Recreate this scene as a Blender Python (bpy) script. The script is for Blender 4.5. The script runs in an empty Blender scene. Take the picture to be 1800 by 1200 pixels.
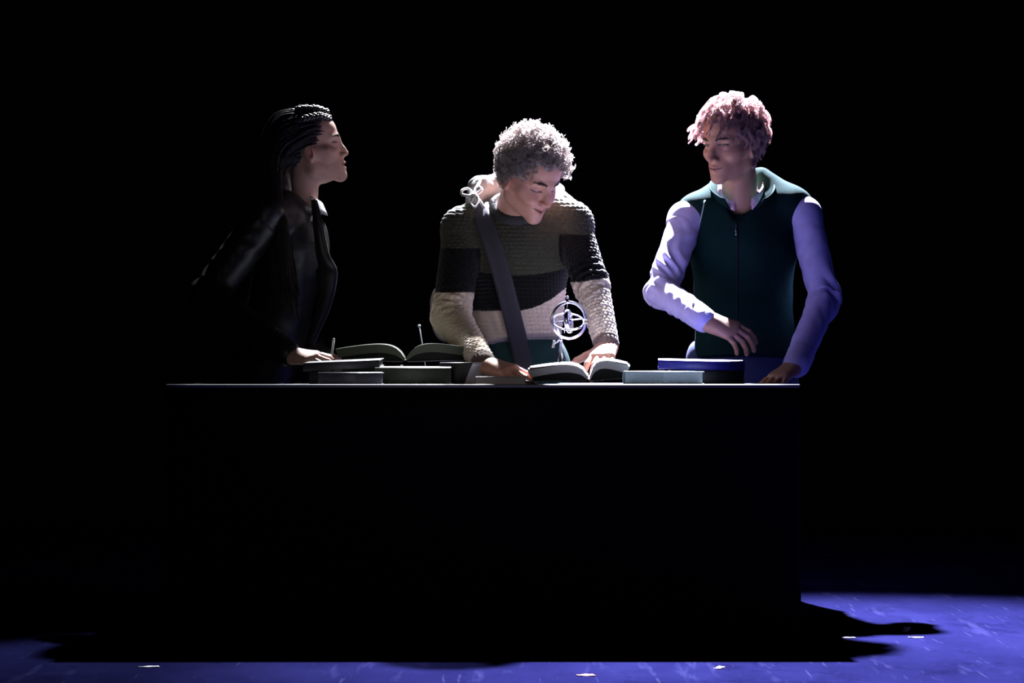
import bpy, math, random
import numpy as np
from mathutils import Vector, Matrix
from mathutils.bvhtree import BVHTree

# ---------------------------------------------------------------- camera, world, lights, exposure
SC = bpy.context.scene
COL = SC.collection
F = 4800.0            # focal length in pixels of the 1800 px wide frame
HOR = 640.0           # pixel row of the horizon
CAMH = 0.727          # camera height
cam_data = bpy.data.cameras.new('camera')
cam_data.sensor_width = 36.0
cam_data.lens = F / 1800.0 * 36.0
cam_data.shift_y = (HOR - 600.0) / 1800.0
cam_data.clip_end = 100
cam = bpy.data.objects.new('camera', cam_data)
COL.objects.link(cam)
cam.location = (0, 0, CAMH)
cam.rotation_euler = (math.pi / 2, 0, 0)
SC.camera = cam

world = bpy.data.worlds.new('dark_theatre')
SC.world = world
world.use_nodes = True
world.node_tree.nodes['Background'].inputs[0].default_value = (0.5, 0.55, 0.8, 1)
world.node_tree.nodes['Background'].inputs[1].default_value = 0.0015

def spot(name, loc, target, energy, color, size, blend, radius):
    d = bpy.data.lights.new(name, 'SPOT')
    d.energy = energy; d.color = color; d.spot_size = math.radians(size); d.spot_blend = blend
    d.shadow_soft_size = radius
    o = bpy.data.objects.new(name, d); COL.objects.link(o)
    o.location = loc
    o.rotation_euler = (Vector(target) - Vector(loc)).to_track_quat('-Z', 'Y').to_euler()
    return o

# stage spotlight hung behind and above the actors, aimed at the floor in front of the table
spot('stage_spotlight', (0.44, 10.2, 3.72), (1.00, 7.0, 0.25), 30000, (0.80, 0.81, 1.0), 43, 1.0, 0.05)
spot('stage_backlight', (0.02, 10.3, 3.80), (-0.60, 6.2, 0.0), 3200, (0.92, 0.96, 1.0), 25, 0.5, 0.05)
# fill lamps added far off: dim violet on the sleeves, warm on the middle actor
spot('added_violet_fill', (-4.5, 2.5, 3.6), (1.0, 8.3, 1.1), 520, (0.34, 0.30, 1.0), 7, 0.6, 0.25)
spot('added_warm_fill', (-1.2, -2.5, 2.4), (-0.06, 8.0, 0.98), 340, (1.0, 0.88, 0.76), 8, 0.9, 0.3)

SC.view_settings.view_transform = 'Standard'
SC.view_settings.look = 'None'
SC.view_settings.gamma = 1.0
SC.view_settings.use_curve_mapping = False
SC.view_settings.exposure = 0.0

# ---------------------------------------------------------------- helpers
rng = np.random.default_rng(7)
random.seed(7)

def A(*v): return np.array(v, dtype=np.float64)
def W(px, py, y): return np.array([(px - 900.0) / F * y, y, CAMH - (py - HOR) / F * y])
def nrm(v): return v / (np.linalg.norm(v) + 1e-12)

def nodemat(name, color, rough=0.7, spec=0.3, metal=0.0, bump=0.0, bscale=200.0, var=0.0, vscale=30.0, attr=None,
            sheen=0.0, sss=0.0, coat=0.0, stretch=None, transl=0.0):
    m = bpy.data.materials.new(name); m.use_nodes = True
    nt = m.node_tree; b = nt.nodes['Principled BSDF']
    b.inputs['Base Color'].default_value = (*color, 1)
    b.inputs['Roughness'].default_value = rough
    b.inputs['Specular IOR Level'].default_value = spec
    b.inputs['Metallic'].default_value = metal
    if sheen: b.inputs['Sheen Weight'].default_value = sheen
    if coat: b.inputs['Coat Weight'].default_value = coat
    if sss:
        b.inputs['Subsurface Weight'].default_value = sss
        b.inputs['Subsurface Radius'].default_value = (0.01, 0.004, 0.002)
    tc = nt.nodes.new('ShaderNodeTexCoord')
    src = tc.outputs['Object']
    if stretch:
        mp = nt.nodes.new('ShaderNodeMapping'); mp.inputs['Scale'].default_value = stretch
        nt.links.new(src, mp.inputs[0]); src = mp.outputs[0]
    colsock = None
    if attr:
        a = nt.nodes.new('ShaderNodeAttribute'); a.attribute_name = attr; colsock = a.outputs['Color']
        nt.links.new(colsock, b.inputs['Base Color'])
    if var:
        n = nt.nodes.new('ShaderNodeTexNoise'); n.inputs['Scale'].default_value = vscale; n.inputs['Detail'].default_value = 4
        nt.links.new(src, n.inputs['Vector'])
        r = nt.nodes.new('ShaderNodeMapRange'); r.inputs[1].default_value = .25; r.inputs[2].default_value = .75
        r.inputs[3].default_value = 1 - var; r.inputs[4].default_value = 1 + var
        nt.links.new(n.outputs[0], r.inputs[0])
        mx = nt.nodes.new('ShaderNodeVectorMath'); mx.operation = 'SCALE'
        if colsock: nt.links.new(colsock, mx.inputs[0])
        else: mx.inputs[0].default_value = color
        nt.links.new(r.outputs[0], mx.inputs['Scale'])
        nt.links.new(mx.outputs[0], b.inputs['Base Color'])
    if bump:
        n = nt.nodes.new('ShaderNodeTexNoise'); n.inputs['Scale'].default_value = bscale; n.inputs['Detail'].default_value = 3
        nt.links.new(src, n.inputs['Vector'])
        bp = nt.nodes.new('ShaderNodeBump'); bp.inputs['Strength'].default_value = bump; bp.inputs['Distance'].default_value = .002
        nt.links.new(n.outputs[0], bp.inputs['Height']); nt.links.new(bp.outputs[0], b.inputs['Normal'])
    if transl:
        t = nt.nodes.new('ShaderNodeBsdfTranslucent'); t.inputs[0].default_value = (*color, 1)
        if b.inputs['Base Color'].is_linked: nt.links.new(b.inputs['Base Color'].links[0].from_socket, t.inputs[0])
        mx2 = nt.nodes.new('ShaderNodeMixShader'); mx2.inputs[0].default_value = transl
        nt.links.new(b.outputs[0], mx2.inputs[1]); nt.links.new(t.outputs[0], mx2.inputs[2])
        nt.links.new(mx2.outputs[0], nt.nodes['Material Output'].inputs[0])
    return m

WORLD_LOC = {}
def origin_of(o):
    return WORLD_LOC.get(o.name, np.zeros(3)) if o is not None else np.zeros(3)

def empty(name, loc, label, cat, group=None):
    o = bpy.data.objects.new(name, None); COL.objects.link(o)
    o.location = tuple(loc); o.empty_display_size = .1
    WORLD_LOC[o.name] = np.array(loc, float)
    o['label'] = label; o['category'] = cat
    if group: o['group'] = group
    return o

def mk(name, V, Fc, mat, parent=None, smooth=True, cols=None, kind=None, loc=None):
    """mesh object from world-space points; parented without moving"""
    V = np.asarray(V, dtype=np.float64)
    po = origin_of(parent)
    lo = np.asarray(loc, float) if loc is not None else po
    me = bpy.data.meshes.new(name)
    L = V - lo
    if isinstance(Fc, np.ndarray):
        nf, w = Fc.shape
        me.vertices.add(len(L)); me.vertices.foreach_set('co', L.astype(np.float32).ravel())
        me.loops.add(nf * w); me.loops.foreach_set('vertex_index', Fc.astype(np.int32).ravel())
        me.polygons.add(nf)
        me.polygons.foreach_set('loop_start', np.arange(0, nf * w, w, dtype=np.int32))
        me.polygons.foreach_set('loop_total', np.full(nf, w, dtype=np.int32))
        me.update(calc_edges=True); me.validate()
    else:
        me.from_pydata([tuple(v) for v in L], [], [tuple(int(i) for i in f) for f in Fc]); me.update()
    if smooth: me.polygons.foreach_set('use_smooth', np.ones(len(me.polygons), dtype=bool))
    if cols is not None:
        at = me.attributes.new('tint', 'FLOAT_COLOR', 'POINT')
        c4 = np.ones((len(V), 4), np.float32); c4[:, :3] = cols
        at.data.foreach_set('color', c4.ravel())
    if mat is not None: me.materials.append(mat)
    o = bpy.data.objects.new(name, me); COL.objects.link(o)
    o.location = tuple(lo - po)
    WORLD_LOC[o.name] = lo
    if parent is not None: o.parent = parent
    if kind: o['kind'] = kind
    return o

def tag(o, label, cat=None, group=None):
    o['label'] = label
    if cat: o['category'] = cat
    if group: o['group'] = group
    return o

class MB:
    """small mesh collector"""
    def __init__(s): s.V = []; s.F = []; s.n = 0
    def add(s, V, Fc):
        V = np.asarray(V, float)
        s.V.append(V); s.F += [tuple(int(i) + s.n for i in f) for f in Fc]; s.n += len(V); return s
    def box(s, c, half, R=None, bev=0.0, shear=0.0):
        hx, hy, hz = half; b = min(bev, hx * .9, hy * .9, hz * .9)
        if b <= 0:
            P = [(x, y, z) for z in (-hz, hz) for x, y in ((-hx, -hy), (hx, -hy), (hx, hy), (-hx, hy))]
            Fc = [(3, 2, 1, 0), (4, 5, 6, 7), (0, 1, 5, 4), (1, 2, 6, 5), (2, 3, 7, 6), (3, 0, 4, 7)]
        else:
            rings = [(-hz, b), (-hz + b, 0), (hz - b, 0), (hz, b)]
            P = []; Fc = []
            for z, ins in rings:
                X, Y = hx - ins, hy - ins; c2 = b
                P += [(-X + c2, -Y, z), (X - c2, -Y, z), (X, -Y + c2, z), (X, Y - c2, z), (X - c2, Y, z), (-X + c2, Y, z), (-X, Y - c2, z), (-X, -Y + c2, z)]
            for r in range(3):
                for i in range(8):
                    j = (i + 1) % 8
                    Fc.append((r * 8 + i, r * 8 + j, r * 8 + 8 + j, r * 8 + 8 + i))
            Fc.append(tuple(range(7, -1, -1))); Fc.append(tuple(range(24, 32)))
        P = np.array(P, float)
        if shear: P[:, 0] += shear * (P[:, 2] / hz * .5 + .5)
        if R is not None: P = P @ np.asarray(R).T
        return s.add(P + np.asarray(c), Fc)
    def tube(s, pts, r, n=8, closed=False, cap=True):
        pts = np.asarray(pts, float); m = len(pts)
        r = np.full(m, r) if np.isscalar(r) else np.asarray(r, float)
        if closed: T = np.roll(pts, -1, 0) - np.roll(pts, 1, 0)
        else: T = np.gradient(pts, axis=0)
        T /= np.linalg.norm(T, axis=1, keepdims=True) + 1e-12
        N = np.cross(T[0], (0, 0, 1) if abs(T[0][2]) < .9 else (1, 0, 0)); N = nrm(N)
        P = []
        for i in range(m):
            N = nrm(N - T[i] * np.dot(N, T[i])); B = np.cross(T[i], N)
            for k in range(n):
                a = 2 * math.pi * k / n
                P.append(pts[i] + r[i] * (math.cos(a) * N + math.sin(a) * B))
        Fc = []
        for i in range(m if closed else m - 1):
            i2 = (i + 1) % m
            for k in range(n):
                k2 = (k + 1) % n
                Fc.append((i * n + k, i * n + k2, i2 * n + k2, i2 * n + k))
        if cap and not closed:
            Fc.append(tuple(range(n - 1, -1, -1))); Fc.append(tuple((m - 1) * n + k for k in range(n)))
        return s.add(P, Fc)
    def lathe(s, c, prof, n=24, R=None):
        P = []; m = len(prof)
        for rr, z in prof:
            for k in range(n):
                a = 2 * math.pi * k / n; P.append((rr * math.cos(a), rr * math.sin(a), z))
        Fc = [(i * n + k, i * n + (k + 1) % n, (i + 1) * n + (k + 1) % n, (i + 1) * n + k) for i in range(m - 1) for k in range(n)]
        Fc.append(tuple(range(n - 1, -1, -1))); Fc.append(tuple((m - 1) * n + k for k in range(n)))
        P = np.array(P)
        if R is not None: P = P @ np.asarray(R).T
        return s.add(P + np.asarray(c), Fc)
    def ball(s, c, r, n=12, m=8):
        r = A(r, r, r) if np.isscalar(r) else np.asarray(r, float)
        prof = [(math.sin(math.pi * (i + .02) / (m + .04)), -math.cos(math.pi * (i + .02) / (m + .04))) for i in range(m + 1)]
        P = []
        for rr, z in prof:
            for k in range(n):
                a = 2 * math.pi * k / n; P.append((rr * math.cos(a) * r[0], rr * math.sin(a) * r[1], z * r[2]))
        Fc = [(i * n + k, i * n + (k + 1) % n, (i + 1) * n + (k + 1) % n, (i + 1) * n + k) for i in range(m) for k in range(n)]
        return s.add(np.array(P) + np.asarray(c), Fc)
    def grid(s, G, thick=0.0):
        """G: (u,v,3) points; a sheet, with thickness along its normal when asked"""
        u, v, _ = G.shape
        def quads(o, flip):
            q = []
            for i in range(u - 1):
                for j in range(v - 1):
                    f = (o + i * v + j, o + (i + 1) * v + j, o + (i + 1) * v + j + 1, o + i * v + j + 1)
                    q.append(f[::-1] if flip else f)
            return q
        if not thick:
            return s.add(G.reshape(-1, 3), quads(0, False))
        du = np.gradient(G, axis=0); dv = np.gradient(G, axis=1)
        N = np.cross(du, dv); N /= np.linalg.norm(N, axis=2, keepdims=True) + 1e-12
        P = np.concatenate([(G + N * thick / 2).reshape(-1, 3), (G - N * thick / 2).reshape(-1, 3)])
        o = u * v
        Fc = quads(0, False) + quads(o, True)
        b = [i * v for i in range(u)] + [(u - 1) * v + j for j in range(1, v)] + [i * v + v - 1 for i in range(u - 2, -1, -1)] + [j for j in range(v - 2, 0, -1)]
        for i in range(len(b)):
            a_, b_ = b[i], b[(i + 1) % len(b)]
            Fc.append((b_, a_, a_ + o, b_ + o))
        return s.add(P, Fc)
    def build(s, name, mat, parent=None, smooth=False, **kw):
        return mk(name, np.concatenate(s.V), s.F, mat, parent, smooth, **kw)

# ---- smooth random fields
_LAT = rng.random((32, 32, 32))
def noise3(P, f=1.0, seed=0):
    Q = np.asarray(P) * f + 11.3 * (seed + 1)
    i = np.floor(Q).astype(int); t = Q - i; t = t * t * (3 - 2 * t)
    i &= 31; j = (i + 1) & 31
    def L(a, b, c): return _LAT[a, b, c]
    x0, y0, z0 = i.T; x1, y1, z1 = j.T; tx, ty, tz = t.T
    c00 = L(x0, y0, z0) * (1 - tx) + L(x1, y0, z0) * tx; c10 = L(x0, y1, z0) * (1 - tx) + L(x1, y1, z0) * tx
    c01 = L(x0, y0, z1) * (1 - tx) + L(x1, y0, z1) * tx; c11 = L(x0, y1, z1) * (1 - tx) + L(x1, y1, z1) * tx
    return ((c00 * (1 - ty) + c10 * ty) * (1 - tz) + (c01 * (1 - ty) + c11 * ty) * tz) * 2 - 1

# ---- implicit surfaces, meshed by surface nets: one continuous skin over many soft-joined volumes
class SDF:
    def __init__(s, h): s.h = h; s.pr = []
    def cone(s, a, b, ra, rb=None, k=.012, op='u', flat=None):
        a = A(*a); b = A(*b); rb = ra if rb is None else rb
        R = max(ra, rb)
        lo = np.minimum(a, b) - R; hi = np.maximum(a, b) + R
        def f(X, Y, Z):
            px, py, pz = X - a[0], Y - a[1], Z - a[2]; q = b - a
            if flat is not None:
                ax, sc = flat; w = 1 / sc - 1
                d = (px * ax[0] + py * ax[1] + pz * ax[2]) * w
                px = px + d * ax[0]; py = py + d * ax[1]; pz = pz + d * ax[2]
                q = q + np.dot(q, ax) * w * np.asarray(ax)
            t = np.clip((px * q[0] + py * q[1] + pz * q[2]) / (np.dot(q, q) + 1e-12), 0, 1)
            d = np.sqrt((px - t * q[0]) ** 2 + (py - t * q[1]) ** 2 + (pz - t * q[2]) ** 2) - (ra + (rb - ra) * t)
            return d * (flat[1] ** .5 if flat is not None else 1)
        s.pr.append((op, f, lo, hi, k)); return s
    def ell(s, c, r, R=None, k=.012, op='u'):
        c = A(*c); r = A(*r); M = np.eye(3) if R is None else np.asarray(R)
        e = np.sqrt(((M * r) ** 2).sum(1)); lo = c - e; hi = c + e
        def f(X, Y, Z):
            px, py, pz = X - c[0], Y - c[1], Z - c[2]
            l = [(px * M[0, i] + py * M[1, i] + pz * M[2, i]) for i in range(3)]
            k0 = np.sqrt(sum((l[i] / r[i]) ** 2 for i in range(3))); k1 = np.sqrt(sum((l[i] / r[i] ** 2) ** 2 for i in range(3)))
            return k0 * (k0 - 1) / (k1 + 1e-9)
        s.pr.append((op, f, lo, hi, k)); return s
    def cut(s, pt, n):
        """keep the side where (p-pt).n < 0"""
        pt = A(*pt); n = nrm(A(*n))
        s.pr.append(('cut', lambda X, Y, Z: (X - pt[0]) * n[0] + (Y - pt[1]) * n[1] + (Z - pt[2]) * n[2], None, None, .004)); return s
    def mesh(s):
        U = [p for p in s.pr if p[0] == 'u']
        lo = np.min([p[2] for p in U], 0) - 4 * s.h; hi = np.max([p[3] for p in U], 0) + 4 * s.h
        n = np.ceil((hi - lo) / s.h).astype(int) + 1
        ax = [(lo[i] + np.arange(n[i]) * s.h).astype(np.float32) for i in range(3)]
        D = np.full(n, 1.0, np.float32)
        for op, f, l, h_, k in s.pr:
            if l is None:
                i0 = np.zeros(3, int); i1 = n
            else:
                m = max(k * 1.5, 4 * s.h)
                i0 = np.clip(np.floor((l - m - lo) / s.h).astype(int), 0, n); i1 = np.clip(np.ceil((h_ + m - lo) / s.h).astype(int) + 1, 0, n)
            if np.any(i1 <= i0): continue
            sl = tuple(slice(i0[i], i1[i]) for i in range(3))
            d = f(ax[0][sl[0]][:, None, None], ax[1][sl[1]][None, :, None], ax[2][sl[2]][None, None, :]).astype(np.float32)
            a = D[sl]
            if op == 'u':
                hh = np.maximum(k - np.abs(a - d), 0) / k
                D[sl] = np.minimum(a, d) - hh * hh * k * .25
            else:
                if op == 's': d = -d
                hh = np.maximum(k - np.abs(a - d), 0) / k
                D[sl] = np.maximum(a, d) + hh * hh * k * .25
        return nets(D, lo, s.h)

def nets(D, lo, h):
    S = D < 0
    c = np.zeros(tuple(x - 1 for x in D.shape), np.int8)
    for dx in (0, 1):
        for dy in (0, 1):
            for dz in (0, 1):
                c += S[dx:D.shape[0] - 1 + dx, dy:D.shape[1] - 1 + dy, dz:D.shape[2] - 1 + dz]
    I = np.nonzero((c > 0) & (c < 8)); I = np.stack(I, 1); N = len(I)
    idx = np.full(c.shape, -1, np.int32); idx[tuple(I.T)] = np.arange(N)
    acc = np.zeros((N, 3)); cnt = np.zeros(N)
    cs = [(x, y, z) for x in (0, 1) for y in (0, 1) for z in (0, 1)]
    for a in cs:
        for ax in range(3):
            if a[ax]: continue
            b = list(a); b[ax] = 1
            va = D[I[:, 0] + a[0], I[:, 1] + a[1], I[:, 2] + a[2]]; vb = D[I[:, 0] + b[0], I[:, 1] + b[1], I[:, 2] + b[2]]
            x = (va < 0) != (vb < 0); t = np.where(x, va / np.where(x, va - vb, 1), 0)
            p = np.tile(np.array(a, float), (N, 1)); p[:, ax] += t
            acc[x] += p[x]; cnt[x] += 1
    V = lo + (I + acc / cnt[:, None]) * h
    Q = []
    for ax in range(3):
        s0 = [slice(None)] * 3; s1 = [slice(None)] * 3
        s0[ax] = slice(0, -1); s1[ax] = slice(1, None)
        X = S[tuple(s0)] != S[tuple(s1)]
        E = np.stack(np.nonzero(X), 1)
        u, v = (ax + 1) % 3, (ax + 2) % 3
        ok = (E[:, u] > 0) & (E[:, v] > 0) & (E[:, u] < D.shape[u] - 1) & (E[:, v] < D.shape[v] - 1)
        E = E[ok]
        def at(du, dv):
            e = E.copy(); e[:, u] += du; e[:, v] += dv; return idx[tuple(e.T)]
        q = np.stack([at(-1, -1), at(0, -1), at(0, 0), at(-1, 0)], 1)
        fl = ~S[tuple(E.T)]
        q[fl] = q[fl][:, ::-1]
        Q.append(q)
    return V, np.concatenate(Q)

def vnormals(V, Q):
    n = np.cross(V[Q[:, 2]] - V[Q[:, 0]], V[Q[:, 3]] - V[Q[:, 1]])
    N = np.zeros_like(V)
    for i in range(4): np.add.at(N, Q[:, i], n)
    return N / (np.linalg.norm(N, axis=1, keepdims=True) + 1e-12)

def relax(V, Q, it=2, w=.5):
    for _ in range(it):
        S = np.zeros_like(V); c = np.zeros(len(V))
        for i in range(4):
            a, b = Q[:, i], Q[:, (i + 1) % 4]
            np.add.at(S, a, V[b]); np.add.at(c, a, 1); np.add.at(S, b, V[a]); np.add.at(c, b, 1)
        V = V * (1 - w) + w * S / np.maximum(c, 1)[:, None]
    return V

def join(parts):
    V = np.concatenate([p[0] for p in parts]); o = 0; Q = []
    for p in parts: Q.append(p[1] + o); o += len(p[0])
    return V, np.concatenate(Q)

def limb(V, pts):
    """arc length, angle and distance of points to the nearest part of a bone chain"""
    best = np.full(len(V), 9.); arc = np.zeros(len(V)); ang = np.zeros(len(V)); s0 = 0
    for a, b in zip(pts[:-1], pts[1:]):
        q = b - a; L = np.linalg.norm(q); d = q / L
        t = np.clip((V - a) @ d, 0, L); r = V - a - t[:, None] * d; dist = np.linalg.norm(r, axis=1)
        e1 = nrm(np.cross(d, A(0, 1, .2))); e2 = np.cross(d, e1)
        an = np.arctan2(r @ e2, r @ e1); m = dist < best
        best[m] = dist[m]; arc[m] = s0 + t[m]; ang[m] = an[m]; s0 += L
    return arc, ang, best

def tubes(P, rad, sides=3):
    """many strands at once: P (n, s, 3), rad (n, s)"""
    n, s, _ = P.shape
    T = np.gradient(P, axis=1); T /= np.linalg.norm(T, axis=2, keepdims=True) + 1e-12
    ref = np.tile(rng.normal(size=(n, 1, 3)), (1, s, 1))
    N = np.cross(T, ref); N /= np.linalg.norm(N, axis=2, keepdims=True) + 1e-9
    B = np.cross(T, N)
    V = np.stack([P + rad[..., None] * (math.cos(2 * math.pi * k / sides) * N + math.sin(2 * math.pi * k / sides) * B) for k in range(sides)], 2)
    base = (np.arange(n)[:, None, None] * s + np.arange(s - 1)[None, :, None]) * sides
    k = np.arange(sides)[None, None, :]; k2 = (k + 1) % sides
    Q = np.stack([base + k, base + k2, base + sides + k2, base + sides + k], -1).reshape(-1, 4)
    return V.reshape(-1, 3), Q

def frame(fwd, roll=0.0):
    y = nrm(A(*fwd)); x = nrm(np.cross(y, A(0, 0, 1))); z = np.cross(x, y)
    c, s_ = math.cos(roll), math.sin(roll)
    x2 = c * x + s_ * z; z2 = -s_ * x + c * z
    return np.stack([x2, y, z2], 1)
def look(yaw, pitch, roll=0.0):
    a, p = math.radians(yaw), math.radians(pitch)
    return frame((math.sin(a) * math.cos(p), -math.cos(a) * math.cos(p), math.sin(p)), math.radians(roll))
def rotz(a): c, s_ = math.cos(a), math.sin(a); return np.array([[c, -s_, 0], [s_, c, 0], [0, 0, 1.]])
def roty(a): c, s_ = math.cos(a), math.sin(a); return np.array([[c, 0, s_], [0, 1, 0], [-s_, 0, c]])
def rotx(a): c, s_ = math.cos(a), math.sin(a); return np.array([[1, 0, 0], [0, c, -s_], [0, s_, c]])

# ---------------------------------------------------------------- the setting
def floor_material():
    m = bpy.data.materials.new('painted_stage_floor'); m.use_nodes = True
    nt = m.node_tree; b = nt.nodes['Principled BSDF']; N = nt.nodes.new; L = nt.links.new
    tc = N('ShaderNodeTexCoord')
    def noise(scale, vec, det=5, rough=.6):
        mp = N('ShaderNodeMapping'); mp.inputs['Scale'].default_value = vec; L(tc.outputs['Object'], mp.inputs[0])
        n = N('ShaderNodeTexNoise'); n.inputs['Scale'].default_value = scale; n.inputs['Detail'].default_value = det
        n.inputs['Roughness'].default_value = rough; L(mp.outputs[0], n.inputs['Vector']); return n.outputs[0]
    def ramp(src, stops):
        r = N('ShaderNodeValToRGB'); L(src, r.inputs[0]); e = r.color_ramp.elements
        while len(e) < len(stops): e.new(.5)
        for i, (p, c) in enumerate(stops): e[i].position = p; e[i].color = (*c, 1)
        return r.outputs[0]
    base = ramp(noise(5, (1, .35, 1)), [(.25, (.0036, .0036, .0190)), (.5, (.0050, .0050, .0265)), (.75, (.0070, .0070, .0340))])
    sc1 = ramp(noise(16, (1, .12, 1), 3), [(.60, (0, 0, 0)), (.70, (1, 1, 1))])
    sc2 = ramp(noise(55, (1, .05, 1), 2), [(.66, (0, 0, 0)), (.72, (1, 1, 1))])
    sc3 = ramp(noise(3, (1, .5, 1), 6, .75), [(.38, (1, 1, 1)), (.46, (0, 0, 0))])
    def mix(a, col, fac, f):
        mu = N('ShaderNodeMath'); mu.operation = 'MULTIPLY'; L(fac, mu.inputs[0]); mu.inputs[1].default_value = f
        x = N('ShaderNodeMix'); x.data_type = 'RGBA'; L(mu.outputs[0], x.inputs[0]); L(a, x.inputs[6]); x.inputs[7].default_value = (*col, 1)
        return x.outputs[2]
    c = mix(base, (.0024, .0024, .013), sc3, .6)
    c = mix(c, (.013, .013, .046), sc1, .6)
    c = mix(c, (.022, .022, .056), sc2, .4)
    L(c, b.inputs['Base Color'])
    b.inputs['Roughness'].default_value = .95; b.inputs['Specular IOR Level'].default_value = 0.0
    bp = N('ShaderNodeBump'); bp.inputs['Strength'].default_value = .25; bp.inputs['Distance'].default_value = .004
    L(noise(40, (1, .3, 1)), bp.inputs['Height']); L(bp.outputs[0], b.inputs['Normal'])
    return m

M_black = nodemat('matt_black', (.012, .012, .013), .9, .1, bump=.3, bscale=300)
o = MB().box((0, 5.5, -.05), (6, 8.5, .05)).build('floor', floor_material()); o['kind'] = 'structure'
o['label'] = 'blue painted stage floor with scuffs'
o = MB().box((0, 12.6, 3), (6, .05, 3)).build('wall_back', nodemat('black_back_wall', (.008, .008, .009), .95, .05, bump=.2, bscale=40)); o['kind'] = 'structure'
o['label'] = 'black back wall of the stage'

# scraps and tape marks on the floor
def scrap(name, px, py, w, d, rot, col, label, cat, curl=0.0, rough=.6):
    y = CAMH * F / (py - HOR)
    c = W(px, py, y); R = rotz(rot)
    n = 7
    G = np.zeros((n, 4, 3))
    for i in range(n):
        for j in range(4):
            u, v = i / (n - 1) - .5, j / 3 - .5
            G[i, j] = R @ A(u * w, v * d * (1 + .25 * math.sin(5 * u)), .0012 + curl * (u + .5) ** 2 + .0006 * math.sin(9 * u + 3 * v)) + A(c[0], c[1], 0)
    o = MB().grid(G, .0009).build(name, nodemat(name + '_material', col, rough, .2, var=.2, vscale=90), None, True, loc=A(c[0], c[1], 0))
    tag(o, label, cat); return o
scrap('tape_mark', 1030, 1187, .040, .030, .2, (.75, .16, .07), 'short orange tape mark on the stage floor in front of the table', 'tape')
scrap('paper_scrap', 1264, 1175, .018, .022, .5, (.6, .6, .7), 'small pale paper scrap on the floor in front of the right actor', 'paper', .004)
scrap('paper_scrap', 1592, 1110, .016, .018, .9, (.8, .8, .85), 'tiny curled white scrap on the floor right of the table', 'paper', .012)
scrap('tape_mark', 1487, 1121, .050, .022, .1, (.6, .6, .8), 'pale worn tape mark on the floor beside the right end of the table', 'tape')
scrap('tape_mark', 1610, 1120.5, .040, .016, -.1, (.75, .75, .85), 'thin white tape mark on the floor farthest right of the table', 'tape')
scrap('tape_mark', 262, 1172, .050, .02, .3, (.45, .45, .45), 'dim grey tape strip on the floor left of the table shadow', 'tape')

# ---------------------------------------------------------------- table
TY0, TY1, TZ = 7.30, 8.00, 0.672
TX0, TX1 = -.928, .773
M_top = nodemat('table_top_laminate', (.065, .065, .075), .35, .4, var=.1, vscale=8)
M_cloth = nodemat('black_table_drape', (.008, .008, .009), .92, .08, bump=.3, bscale=400)
tcx = (TX0 + TX1) / 2
table = empty('table', (tcx, (TY0 + TY1) / 2, 0), 'long dark table with a lit top edge, books spread across it', 'table')
MB().box((tcx, (TY0 + TY1) / 2 + .004, TZ - .011), ((TX1 - TX0) / 2 - .008, (TY1 - TY0) / 2 - .004, .011), bev=.001).build('table_top', M_top, table)
MB().tube([(x, TY0 + .0075, TZ - .0045) for x in np.linspace(TX0 + .004, TX1 - .004, 30)], .0062, 14).build('edge_glint_bead', nodemat('pale_glint_bead', (.22, .22, .24), .4, .3), table, True)  # bead added to catch the spotlight as a bright line along the front
def drape(p0, p1, name):
    p0 = A(*p0); p1 = A(*p1); n = 60; d = nrm(p1 - p0); nn = A(d[1], -d[0], 0)
    G = np.zeros((n, 8, 3))
    for i in range(n):
        for j in range(8):
            z = (TZ - .0025) * (1 - j / 7) + .012 * (j / 7); s_ = i / (n - 1)
            G[i, j] = p0 + (p1 - p0) * s_ + nn * (.004 * math.sin(s_ * 38) * (j / 7)) + A(0, 0, z)
    return MB().grid(G, .004).build(name, M_cloth, table, True)
drape((TX0, TY0 + .004, 0), (TX1, TY0 + .004, 0), 'front_drape')
drape((TX1 - .003, TY0 + .01, 0), (TX1 - .003, TY1, 0), 'side_drape')
drape((TX0 + .003, TY1, 0), (TX0 + .003, TY0 + .01, 0), 'side_drape')
for sx in (TX0 + .06, TX1 - .06):
    for sy in (TY0 + .08, TY1 - .06):
        MB().tube([(sx, sy, 0), (sx, sy, TZ - .02)], .018, 10).build('leg', M_black, table, True)

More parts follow.
